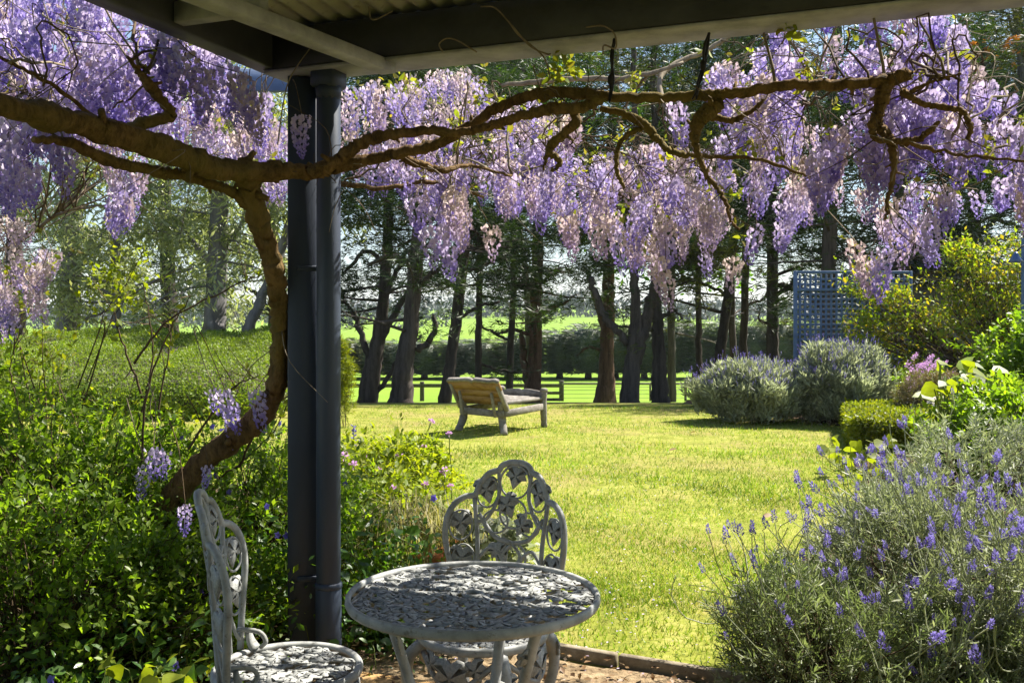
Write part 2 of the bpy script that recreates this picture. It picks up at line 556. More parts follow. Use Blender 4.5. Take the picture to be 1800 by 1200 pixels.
M['heath'] = leafmat('heath_foliage', [(.14, .10, .055), (.22, .17, .09), (.18, .19, .06)], .3, (1.2, 1.2, .7))

# ------------------------------------------------------------------ ground, beds, paving
ys = np.concatenate([np.arange(-4, 20, .5), np.arange(20, 64, 1.0), np.arange(64, 240, 8), np.arange(240, 760, 15), np.geomspace(760, 3500, 20)])
us = np.concatenate([-np.geomspace(1.0, .02, 26), [0], np.geomspace(.02, 1.0, 26)])
gv = []
for y in ys:
    w = 30 + max(y, 0) * 1.3
    x = us * w
    a = x / max(y, 1)
    hf = interp(a, [(-.6, .55), (-.15, .6), (-.02, 1.0), (.09, 1.0), (.17, .62), (.4, .7)])
    z = zg(y)
    zz = np.full(len(x), z)
    if y > 230:
        zz = z * (hf if z > 0 else 1) + np.sin(x * .013 + y * .004) * min((y - 230) * .004, 1.6) + np.sin(x * .0051) * min((y - 230) * .003, 2.5)
    gv.append(np.stack([x, np.full(len(x), y), zz], 1))
nY, nX = len(ys), len(us)
i, j = np.meshgrid(np.arange(nY - 1), np.arange(nX - 1), indexing='ij')
a = i * nX + j
mb = MB(); mb.add(np.concatenate(gv), np.stack([a, a + 1, a + nX + 1, a + nX], -1).reshape(-1, 4))
mb.build('ground', M['ground'], smooth=True, kind='structure')

XR = [(1.2, -1.0), (2.6, -.98), (3.5, -.93), (3.95, -.70), (4.3, -.42), (6, -.36), (7.2, -.7), (8.2, -2.0), (9, -4.2)]     # right rim of the left bed
XL = [(1.2, .70), (2.5, .85), (4.2, 1.08), (5.5, 1.62), (7, 2.45), (8.5, 3.1), (10.8, 3.75), (12.5, 4.5), (13.6, 4.5), (15, 3.7), (17, 3.1), (18, 3.2)]
def bed(name, ylo, yhi, fn, outer, sgn):
    mb = MB()
    Y = np.arange(ylo, yhi, .18)
    S = np.concatenate([np.linspace(0, .2, 4), np.linspace(.3, 1, 14)])
    V = []
    for y in Y:
        x0 = fn(y) + .05 * math.sin(y * 5) + .03 * math.sin(y * 13)
        x = x0 + (outer - x0) * S
        z = .006 + .05 * np.clip(S * 5, 0, 1) * (1 + .3 * np.sin(x * 4 + y * 3))
        V.append(np.stack([x, np.full(len(x), y), z], 1))
    k = len(S)
    i, j = np.meshgrid(np.arange(len(Y) - 1), np.arange(k - 1), indexing='ij')
    a = i * k + j
    q = np.stack([a, a + 1, a + k + 1, a + k], -1).reshape(-1, 4)
    mb.add(np.concatenate(V), q if sgn > 0 else q[:, ::-1])
    mb.build(name, M['soil'], smooth=True, kind='structure')
bed('garden_bed', 1.2, 9.0, lambda y: interp(y, XR), -7.0, -1)
bed('garden_bed', 1.2, 18.0, lambda y: interp(y, XL), 9.0, 1)

# bare dirt strip between the paving and the timber edging
mb = MB()
n = 30
P0, P1 = np.array([-.75, 4.5]), np.array([1.0, 3.62])
V = []
for k in range(n):
    f = k / (n - 1)
    e = P0 * (1 - f) + P1 * f
    inn = np.array([-.95 + 1.9 * f, 3.3 - .35 * f])
    for g in np.linspace(0, 1, 8):
        q = e * (1 - g) + inn * g
        V.append([q[0], q[1], .008 + .006 * math.sin(q[0] * 17 + q[1] * 11)])
i, j = np.meshgrid(np.arange(n - 1), np.arange(7), indexing='ij')
a = i * 8 + j
mb.add(V, np.stack([a, a + 1, a + 9, a + 8], -1).reshape(-1, 4)[:, ::-1])
mb.build('dirt_strip', M['dirt'], smooth=True, kind='structure')

pat = link('patio', bpy.data.meshes.new('patio'), kind='structure')
mb = MB(); box(mb, (-.15, 2.3, -.02), (1.9, 2.6, .06)); pat.data = mb.mesh('patio', M['soil'])
E1 = nrm(np.array([.935, -.355, 0])); E2 = np.array([E1[1], -E1[0], 0])      # along the front beam / towards the house
pvs = [MB() for _ in range(5)]
for q in pvs:
    box(q, (0, 0, 0), (.435, .335, .03), ch=.008)
    q.v[-1] = q.v[-1] + rng.normal(size=q.v[-1].shape) * .0018
pvm = [q.mesh('paver', M['paver']) for q in pvs]
for iu in range(-2, 4):
    for iv in range(0, 6):
        p = np.array([-.50, 3.60, 0]) + E1 * (iu * .45 + (iv % 2) * .2) + E2 * iv * .35
        if p[0] < -1.0 or p[0] > .62 or p[1] < 1.3 or p[1] > 3.72:
            continue
        link('paver', pvm[(iu * 7 + iv * 3) % 5], pat, loc=(p[0], p[1], .022 + rng.uniform(-.003, .003)),
             rot=(rng.uniform(-.008, .008), rng.uniform(-.008, .008), math.atan2(E1[1], E1[0]) + rng.uniform(-.01, .01)))

# grass blades on the lawn, evenly dense as seen
n = 420000
py = rng.uniform(702, 1215, n); d = HC * F / (py - YH)
x = rng.uniform(-1, 1, n) * (.53 * d + 1.2) + .06 * d
edge_y = 4.12 - (x - .12) * .515
ok = (x > interp(d, XR) + .02 - 50 * (d > 8.8)) & (x < interp(d, XL) - .02) & (d > edge_y + .04) & (d < 18.5) & ~((d > 8) & (x < -8))
ok &= ~((x < -2.4) & (d > 14.0))
thin = np.clip((d - edge_y) / .9, .25, 1)                      # trodden and thin by the edging
ok &= rng.uniform(size=n) < thin
x, d = x[ok], d[ok]
patch = np.sin(x * 2.1 + 1.3 * np.sin(d * 1.4)) * np.sin(d * 1.7 + 1.1 * np.sin(x * 1.9)) + .5 * np.sin(x * 5.3 + d * 4.1)
worn = np.ones(len(x))
for (ex, ey_, rx, ry) in ((.55, 8.2, .55, .45), (1.5, 6.6, .40, .35), (.3, 5.6, .30, .25), (2.2, 11.5, .7, .8), (-.9, 11.2, .9, .7), (.9, 4.6, .45, .25)):
    worn = np.minimum(worn, .22 + .78 * np.clip(np.hypot((x - ex) / rx, (d - ey_) / ry) + .25 * np.sin(x * 19 + d * 13) - .2, 0, 1))
ok = rng.uniform(size=len(x)) < worn * np.clip(.80 - .36 * patch, .16, 1)
x, d = x[ok], d[ok]
pos = np.stack([x, d, zg(d) + .002], 1)
dr = np.stack([rng.normal(0, .55, len(x)), rng.normal(0, .55, len(x)), np.ones(len(x))], 1)
sz = rng.uniform(.014, .036, len(x)) * np.clip(d / 7, .9, 1.25) * np.clip(1.05 - .3 * np.sin(x * 1.3 + 2) * np.sin(d * 2.3 + x), .7, 1.5)
mb = MB()
B2 = (BLADE[0] * np.array([1.7, 1, 1]), BLADE[1])
scatter(mb, B2, pos, dr, sz)
mb.build('lawn_grass', M['grass'], kind='stuff')

# leaf litter and fallen petals on dirt and paving
n = 2600
x = rng.uniform(-1.6, 1.3, n); y = rng.uniform(2.4, 4.6, n)
ey = 4.12 - (x - .12) * .515
ok = (y < ey - .02)
pos = np.stack([x, y, np.full(n, .03) + rng.uniform(0, .012, n) + .012 * ((y < 3.7))], 1)[ok]
mb = MB(); scatter(mb, SLEAF, pos, rng.normal(size=(len(pos), 3)) * [1, 1, .15], rng.uniform(.015, .045, len(pos)), flat=np.tile([0, 0, 1.], (len(pos), 1)))
mb.build('leaf_litter', M['dead_leaf'], kind='stuff')
n = 380
x = rng.uniform(-1.3, 1.1, n); y = rng.uniform(2.6, 5.2, n)
pos = np.stack([x, y, np.full(n, .042)], 1)
mb = MB(); scatter(mb, SLEAF, pos, rng.normal(size=(n, 3)) * [1, 1, .2], rng.uniform(.010, .018, n), flat=np.tile([0, 0, 1.], (n, 1)))
n = 700
y = rng.uniform(3.9, 9.5, n); x = rng.normal(.3, 1.1, n) + (y - 4) * .1
ok = (y > 4.12 - (x - .12) * .515) & (x > interp(y, XR)) & (x < interp(y, XL))
pos = np.stack([x, y, np.full(n, .03)], 1)[ok]
scatter(mb, SLEAF, pos, rng.normal(size=(len(pos), 3)) * [1, 1, .3], rng.uniform(.010, .018, len(pos)), flat=np.tile([0, 0, 1.], (len(pos), 1)))
mb.build('fallen_petals', M['petal_litter'], kind='stuff')
for (px, py, s, lab) in ((1175, 797, .11, 'curled brown fallen leaf on the lawn right of the rustic bench'), (1340, 916, .085, 'dark fallen leaf on the lawn beside the foreground lavender stalks'),
                         (1212, 765, .09, 'small brown fallen leaf on the lawn before the silver lavender')):
    d = HC * F / (py - YH); p = at(px, py, d)
    mb = MB(); scatter(mb, LEAF, np.array([p + [0, 0, .03]]), np.array([[1., .3, .25]]), s, flat=np.array([[0, 0, 1.]]))
    o = mb.build('fallen_leaf', M['dead_leaf']); tag(o, lab, 'leaf', 'fallen leaves on the lawn')

# timber edging between dirt and lawn
t_ = thing('timber_edging', (.5, 3.93, 0), 'weathered timber edging board between lawn and dirt strip', 'edging')
a0, a1 = np.array([-.15, 4.259, .024]), np.array([1.02, 3.656, .024])
for k in range(2):
    f0, f1 = k / 2 + .004, (k + 1) / 2 - .004
    mb = MB(); beam(mb, a0 + (a1 - a0) * f0, a0 + (a1 - a0) * f1 + [0, 0, .004 * k], .038, .062, ch=.006)
    mb.build('board', M['edge'], t_)

# ------------------------------------------------------------------ verandah
PC = np.array([-.835, 3.85, 0])
ver = thing('verandah', PC, 'slate blue verandah corner with corrugated roof over the metal table', 'verandah')
ZB = 2.39
AX = np.array([E1, -E2, [0, 0, 1.0]])
pv = nrm(np.array([PC[0], PC[1], 0])); PAX = np.array([[pv[1], -pv[0], 0], pv, [0, 0, 1.0]])
mb = MB(); box(mb, PC + [0, 0, 1.187], (.112, .105, 2.374), PAX, .004); mb.build('post', M['paint'], ver)
def vb(name, e1a, e1b, e2a, e2b, z0, z1, m, ch=.004):
    mb = MB()
    c = PC + E1 * (e1a + e1b) / 2 + E2 * (e2a + e2b) / 2 + np.array([0, 0, (z0 + z1) / 2])
    box(mb, c, (e1b - e1a, e2b - e2a, z1 - z0), AX, ch)
    return mb.build(name, m, ver)
vb('beam', -.10, 4.6, .045, .13, ZB, ZB + .15, M['paint_dark'])          # front beam, inner timber
vb('painted_bounce_strip', -.095, 4.6, -.043, .127, ZB - .014, ZB - .002, M['paint_grey'])  # lighter grey board paints in the bounce light on the beam's underside
vb('fascia', -.10, 4.6, -.045, .042, ZB + .004, ZB + .19, M['paint_grey'])
vb('beam', -.10, -.045, .133, 4.8, ZB, ZB + .15, M['paint_dark'])        # side beam
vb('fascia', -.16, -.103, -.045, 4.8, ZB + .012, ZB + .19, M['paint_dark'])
mb = MB()
ra, rb = np.array([-1.02, 2.66, 2.366]), np.array([-.465, 3.655, 2.366])
beam(mb, ra + (ra - rb) * 1.2, rb, .068, .044, ch=.003); mb.build('rafter', M['paint_grey'], ver)
for f in (.55, 1.45, 2.3):
    p = PC + E2 * (.13 + f)
    mb = MB(); beam(mb, p + E1 * -.04 + [0, 0, ZB + .045], p + E1 * (.30 if f < 1 else 4.0) + [0, 0, ZB + .045], .05, .07, ch=.003); mb.build('batten', M['paint_grey'], ver)
# corrugated sheets, ridges running towards the house
pitch, amp = .076, .0095
for k in range(8):
    u0 = -.22 + k * .608
    nu = 8 * 8 + 5
    U = u0 + np.arange(nu) * pitch / 8
    V = []
    for s in (-.10, 1.5, 3.2, 5.2):
        z = ZB + .165 + (s + .1) * .06 + amp * np.cos(U / pitch * 2 * math.pi) + .002 * (k % 2)
        V.append(PC + E1 * U[:, None] + E2 * s + np.stack([0 * U, 0 * U, z], 1))
    V = np.concatenate(V)
    i, j = np.meshgrid(np.arange(3), np.arange(nu - 1), indexing='ij')
    a = i * nu + j
    mb = MB(); mb.add(V, np.stack([a, a + 1, a + nu + 1, a + nu], -1).reshape(-1, 4))
    mb.build('roof_sheet', M['roof'], ver, smooth=True)
vb('unseen_house_wall', -.4, 4.6, 4.85, 4.95, 0, 3.2, M['shedwall'])  # unseen wall behind the camera, added to cut sky light under the roof
# downpipe in front of the post's right side
DP = np.array([(577.5 - 900) / F * 3.76, 3.76, 0])
def cyl(mb, c, r, z0, z1, sides=20):
    tube(mb, [[c[0], c[1], z0], [c[0], c[1], z0 + .004], [c[0], c[1], z1 - .004], [c[0], c[1], z1]], [r - .003, r, r, r - .003], sides)
mb = MB(); cyl(mb, DP, .047, .36, 2.30); dpo = mb.build('downpipe', M['paint'], ver, smooth=True)
mb = MB(); cyl(mb, DP, .0505, .0, .385); mb.build('pipe_socket', M['paint'], dpo, smooth=True)
mb = MB(); tube(mb, [[*DP[:2], .375], [*DP[:2], .38], [*DP[:2], .395], [*DP[:2], .40]], [.049, .0535, .0535, .049], 20); mb.build('collar', M['paint'], dpo)
mb = MB(); box(mb, DP + [0, 0, 2.353], (.108, .108, .075), AX, .01)
tube(mb, [[*DP[:2], 2.325], [*DP[:2], 2.27]], [.053, .0475], 12); mb.build('pipe_adaptor', M['paint'], dpo)
for z in (.40, 1.62):
    mb = MB()
    beam(mb, PC - PAX[1] * .056 - PAX[0] * .02 + [0, 0, z], PC - PAX[1] * .056 + PAX[0] * .06 + [0, 0, z], .006, .022); mb.build('pipe_strap', M['paint'], dpo)

# pergola frame beyond the wisteria on the left
pg = thing('pergola', (-1.2, 5.6, 0), 'blue grey pergola post and rail behind the left wisteria flowers', 'pergola')
px_ = at(526, 300, 5.6)
mb = MB(); box(mb, (px_[0], 5.6, 1.4), (.085, .085, 2.8)); mb.build('post', M['trellis'], pg)
mb = MB(); beam(mb, at(-300, 140, 5.2), at(505, 142, 5.7), .05, .13); mb.build('rail', M['trellis'], pg)
# ------------------------------------------------------------------ cast metal table and chairs
IVO = np.array([[0, .10], [.17, -.02], [.36, .02], [.50, .20], [.36, .32], [.48, .52], [.27, .58], [.18, .72], [0, 1.0],
                [-.18, .72], [-.27, .58], [-.48, .52], [-.36, .32], [-.50, .20], [-.36, .02], [-.17, -.02]])
def ivy_mesh(th=.055):
    n = len(IVO)
    top = np.c_[IVO, np.full(n, th * .2)]
    bot = np.c_[IVO * .97 + [0, .01], np.full(n, -th)]
    mid = np.array([[0, .14, th * .8], [0, .45, th * 1.7], [0, .78, th]])
    V = np.vstack([top, bot, mid])
    T, Q = [], []
    for k in range(n):
        k2 = (k + 1) % n
        yc = (IVO[k, 1] + IVO[k2, 1]) / 2
        c = 2 * n + (0 if yc < .12 else 1 if yc < .62 else 2)
        T.append([k, k2, c])
        Q.append([k + n, k2 + n, k2, k])
    for (a, b, c) in ((0, 1, 1),):
        pass
    T += [[7, 2 * n + 2, 2 * n + 1], [9, 2 * n + 1, 2 * n + 2], [2, 2 * n + 1, 2 * n], [14, 2 * n, 2 * n + 1]]
    mb = MB(); mb.add(V, [np.array(T), np.array(Q), np.array([list(range(n, 2 * n))[::-1]])])
    return mb.mesh('ivy_leaf', M['alu'])
IVY = ivy_mesh()

def mat3(y, zdir):
    y = nrm(y); x = nrm(np.cross(y, zdir)); z = np.cross(x, y)
    return Matrix(np.array([x, y, z]).T.tolist())
def put_ivy(parent, p, y, z, s, name='ivy_leaf'):
    o = link(name, IVY, parent)
    mt = mat3(y, z).to_4x4() @ Matrix.Diagonal((s, s, s, 1))
    mt.translation = Vector(np.asarray(p, float) - BASE[parent.name])
    o.matrix_basis = mt
    return o

def pierced(root, name, c, R, z, nleaf, ls, rimw, seed):
    """a round pierced top of overlapping cast ivy leaves inside a rolled rim"""
    r = np.random.default_rng(seed)
    ang = np.linspace(0, 2 * math.pi, 73)[:-1]
    mb = MB()
    prof = [(-rimw, -.004), (-rimw, .006), (-rimw * .7, .010), (-rimw * .25, .011), (0, .005), (.001, -.006), (-.003, -.014), (-.010, -.016), (-.012, -.006)]
    V = np.concatenate([np.stack([c[0] + (R + a) * np.cos(ang), c[1] + (R + a) * np.sin(ang), np.full(72, z + b)], 1) for a, b in prof])
    k = len(prof)
    i, j = np.meshgrid(np.arange(k), np.arange(72), indexing='ij')
    mb.add(V, np.stack([((i + 1) % k) * 72 + j, ((i + 1) % k) * 72 + (j + 1) % 72, i * 72 + (j + 1) % 72, i * 72 + j], -1).reshape(-1, 4))
    # vines joining the leaves
    for q in range(int(nleaf * .55)):
        a = r.uniform(0, 6.28); rr = (R - rimw) * math.sqrt(r.uniform(.02, 1.0))
        a2 = a + r.normal(0, .5); r2 = min(R - rimw * .8, max(.02, rr + r.normal(0, .07)))
        am = (a + a2) / 2 + r.normal(0, .2); rm = (rr + r2) / 2 + r.normal(0, .02)
        P = spline([[c[0] + b * math.cos(t), c[1] + b * math.sin(t), z - .003] for t, b in ((a, rr), (am, min(rm, R - rimw)), (a2, r2))], 4)
        tube(mb, P, .0042, 4)
    top = mb.build(name, M['alu'], root)
    pts = []
    tries = 0
    dmin = ls * .62
    while len(pts) < nleaf and tries < 20000:
        tries += 1
        a = r.uniform(0, 6.28); rr = (R - rimw - ls * .32) * math.sqrt(r.uniform(0, 1))
        p = np.array([rr * math.cos(a), rr * math.sin(a)])
        if rr < .030 or any(np.hypot(*(p - q)) < dmin for q in pts):
            continue
        pts.append(p)
    for p in pts:
        a = r.uniform(0, 6.28); s = ls * r.uniform(.85, 1.2)
        y = np.array([math.cos(a), math.sin(a), r.normal(0, .06)])
        put_ivy(top, np.array([c[0] + p[0], c[1] + p[1], z + r.uniform(-.003, .004)]) - y * s * .45, y, [r.normal(0, .10), r.normal(0, .10), 1], s)
    mb = MB(); tube(mb, [[c[0], c[1], z - .004], [c[0], c[1], z + .007], [c[0], c[1], z + .008]], [.03, .03, .02], 16)
    return top

def metal_table():
    c = np.array([(832 - 900) / F * 2.5, 2.5, 0])
    t = thing('garden_table', c, 'round white cast metal table with pierced ivy leaf top under the verandah', 'table')
    R, z = .327, .70
    top = pierced(t, 'tabletop', c, R, z, 170, .052, .014, 5)
    mb = MB()
    ang = np.linspace(0, 2 * math.pi, 25)
    tube(mb, np.stack([c[0] + .024 * np.cos(ang), c[1] + .024 * np.sin(ang), np.full(25, z + .003)], 1), .006, 6, cap=False)
    mb.build('umbrella_ring', M['alu'], top, smooth=True)
    for k in range(8):                                            # ribs under the top
        a = k / 8 * 2 * math.pi + .2
        mb = MB(); beam(mb, c + [.03 * math.cos(a), .03 * math.sin(a), z - .010], c + [.312 * math.cos(a), .312 * math.sin(a), z - .010], .008, .010)
        mb.build('rib', M['alu'], top)
    for a in (192, 318, 68):
        a = math.radians(a); e = np.array([math.cos(a), math.sin(a)])
        pts = spline([[c[0] + e[0] * r, c[1] + e[1] * r, zz] for r, zz in ((.225, .685), (.205, .62), (.155, .46), (.115, .32), (.135, .18), (.21, .06), (.255, .012))], 6)
        mb = MB(); tube(mb, pts, np.linspace(.017, .013, len(pts)), 8, flat=.8)
        lg = mb.build('leg', M['alu'], t, smooth=True)
        side = np.array([-e[1], e[0], 0])
        for q, (r, zz) in enumerate(((.19, .58), (.135, .40))):
            put_ivy(lg, [c[0] + e[0] * (r + .012), c[1] + e[1] * (r + .012), zz + .03], np.array([-e[0] * .3, -e[1] * .3, -1]), [*e, -.2], .075)
    mb = MB()
    ang = np.linspace(0, 2 * math.pi, 33)
    tube(mb, np.stack([c[0] + .122 * np.cos(ang), c[1] + .122 * np.sin(ang), np.full(33, .33)], 1), .008, 6, cap=False)
    mb.build('stretcher_ring', M['alu'], t, smooth=True)
metal_table()

def metal_chair(c, yaw, label, seed):
    """yaw: direction the sitter faces, radians from +x"""
    c = np.array([c[0], c[1], 0.])
    t = thing('garden_chair', c, label, 'chair', 'white cast metal chairs at the table')
    fy = np.array([math.cos(yaw), math.sin(yaw), 0]); fx = np.array([fy[1], -fy[0], 0])
    def W(x, y, z): return c + fx * x + fy * y + np.array([0, 0, z])
    ZS, RS = .45, .205
    pierced(t, 'seat', c, RS, ZS, 55, .056, .020, seed)
    RB = .34
    def B(u, v, off=0.0):                                          # point on the curved, reclined back
        ph = u / RB
        r = RB + off
        return W(1.08 * r * math.sin(ph), .155 - r * math.cos(ph) - .045 * v - .12 * v * v * max(0, 1 - abs(u) * 2.2), ZS + .01 + v * .94)
    def back_tube(mb, uv, r, n=5, sides=6):
        P = spline(uv, n)
        tube(mb, np.array([B(p[0], p[1]) for p in P]), r, sides)
    fr = MB()
    half = [(.168, -.005), (.180, .08), (.196, .16), (.213, .245), (.210, .315), (.190, .362), (.158, .388), (.134, .392), (.124, .40), (.112, .435), (.088, .470), (.064, .480), (.056, .482),
            (.048, .498), (.026, .510), (0, .512)]
    full = half + [(-u, v) for u, v in half[:-1][::-1]]
    back_tube(fr, full, .0105, 4, 8)
    bk = fr.build('back_frame', M['alu'], t, smooth=True)
    iv = MB()
    for s in (1, -1):
        back_tube(iv, [(s * .112, 0), (s * .110, .12), (s * .112, .24), (s * .128, .385)], .0075)            # inner uprights
        back_tube(iv, [(s * .17, .02), (s * .145, .06), (s * .115, .14)], .006)
        ang = np.linspace(0, 2 * math.pi, 15)
        for (u0, v0, ru, rv) in ((.155, .165, .036, .058), (.166, .290, .036, .052), (.088, .405, .034, .052), (.058, .305, .040, .040)):
            back_tube(iv, [(s * (u0 + ru * math.cos(a)), v0 + rv * math.sin(a)) for a in ang], .0037, 2)
        back_tube(iv, [(s * .112, .33), (s * .06, .255), (0, .235)], .0075)
        back_tube(iv, [(s * .056, .478), (s * .052, .39), (s * .085, .315), (s * .115, .30)], .0065)
        back_tube(iv, [(s * .11, .05), (s * .06, .10), (s * .03, .17), (s * .07, .215), (s * .112, .17)], .006)
        back_tube(iv, [(0, .235), (s * .03, .19), (0, .145)], .0055)
    ang = np.linspace(0, 2 * math.pi, 19)
    for (u0, v0, ru, rv) in ((0, .445, .050, .056), (0, .335, .045, .05), (0, .19, .05, .048), (0, .075, .045, .05)):
        back_tube(iv, [(u0 + ru * math.cos(a), v0 + rv * math.sin(a)) for a in ang], .004, 2)
    iv.build('vine_scroll', M['alu'], bk, smooth=True)
    for (u, v, s, r) in ((0, .46, .072, .2), (.02, .36, .075, -.4), (-.03, .295, .066, .5), (.090, .41, .078, -.3), (-.090, .41, .078, .3), (.166, .295, .076, -.2), (-.166, .295, .076, .2),
                         (.162, .17, .078, .15), (-.162, .17, .078, -.15), (.035, .20, .075, -.5), (-.03, .085, .08, .3), (.06, .05, .07, -.7), (-.085, .035, .06, .9)):
        p, pu, pv = B(u, v), B(u + .01, v), B(u, v + .01)
        du, dv = nrm(pu - p), nrm(pv - p)
        y = -dv * math.cos(r) + du * math.sin(r)
        s *= 1.15
        put_ivy(bk, p - y * s * .5, y, np.cross(du, dv) * (1 if np.dot(np.cross(du, dv), fy) > 0 else -1), s)
    for s in (1, -1):                                              # brackets where the back meets the seat
        mb = MB(); P = spline([W(s * .165, -.10, ZS + .005), W(s * .172, -.115, ZS + .03), W(s * .168, -.122, ZS + .06)], 4)
        tube(mb, P, np.linspace(.022, .012, len(P)), 8, flat=.6)
        P = spline([B(s * .16, .06), W(s * .15, -.09, ZS + .06), W(s * .14, -.07, ZS + .035), W(s * .15, -.085, ZS + .015)], 4)
        tube(mb, P, .007, 6); mb.build('bracket', M['alu'], t, smooth=True)
    for sx, sy in ((1, 1), (-1, 1), (1, -1), (-1, -1)):
        pts = spline([W(sx * .135, sy * .135, ZS - .02), W(sx * .165, sy * .165, ZS - .06), W(sx * .165, sy * .165, ZS - .15), W(sx * .135, sy * .135, .16), W(sx * .15, sy * .15, .05), W(sx * .178, sy * .178, .008)], 5)
        mb = MB(); tube(mb, pts, interp(np.linspace(0, 1, len(pts)), [(0, .022), (.3, .019), (.8, .012), (1, .017)]), 8); lg = mb.build('leg', M['alu'], t, smooth=True)
        e = nrm(fx * sx + fy * sy)
        put_ivy(lg, W(sx * .165, sy * .165, ZS - .05) + e * .012, np.array([0, 0, -1.]) - e * .1, e, .075)
    # apron of scrolls under the seat
    ap = MB()
    for k in range(4):
        a0 = math.pi / 4 + k * math.pi / 2
        P = [W(.19 * math.cos(a0 + f * math.pi / 2), .19 * math.sin(a0 + f * math.pi / 2), ZS - .035 - .085 * math.sin(f * math.pi) ** 1.5) for f in np.linspace(.03, .97, 15)]
        tube(ap, P, .009, 6)
    apo = ap.build('apron', M['alu'], t, smooth=True)
    for k in range(4):
        a = k * math.pi / 2
        e = fx * math.cos(a) + fy * math.sin(a)
        put_ivy(apo, c + e * .192 + [0, 0, ZS - .03], np.array([0, 0, -1.]), e, .12)
        for q in (-.32, .32):
            e2 = fx * math.cos(a + q) + fy * math.sin(a + q)
            put_ivy(apo, c + e2 * .192 + [0, 0, ZS - .025], np.array([0, 0, -1.]) + np.cross(e2, [0, 0, 1]) * (-q * 1.5), e2, .075)

metal_chair(((506 - 900) / F * 2.67, 2.67), math.radians(10), 'white cast metal chair seen side-on beside the post, left of the table', 21)
d2 = 3.0
metal_chair(((848 - 900) / F * d2, d2), math.radians(243), 'white cast metal chair facing the viewer from behind the round table', 22)

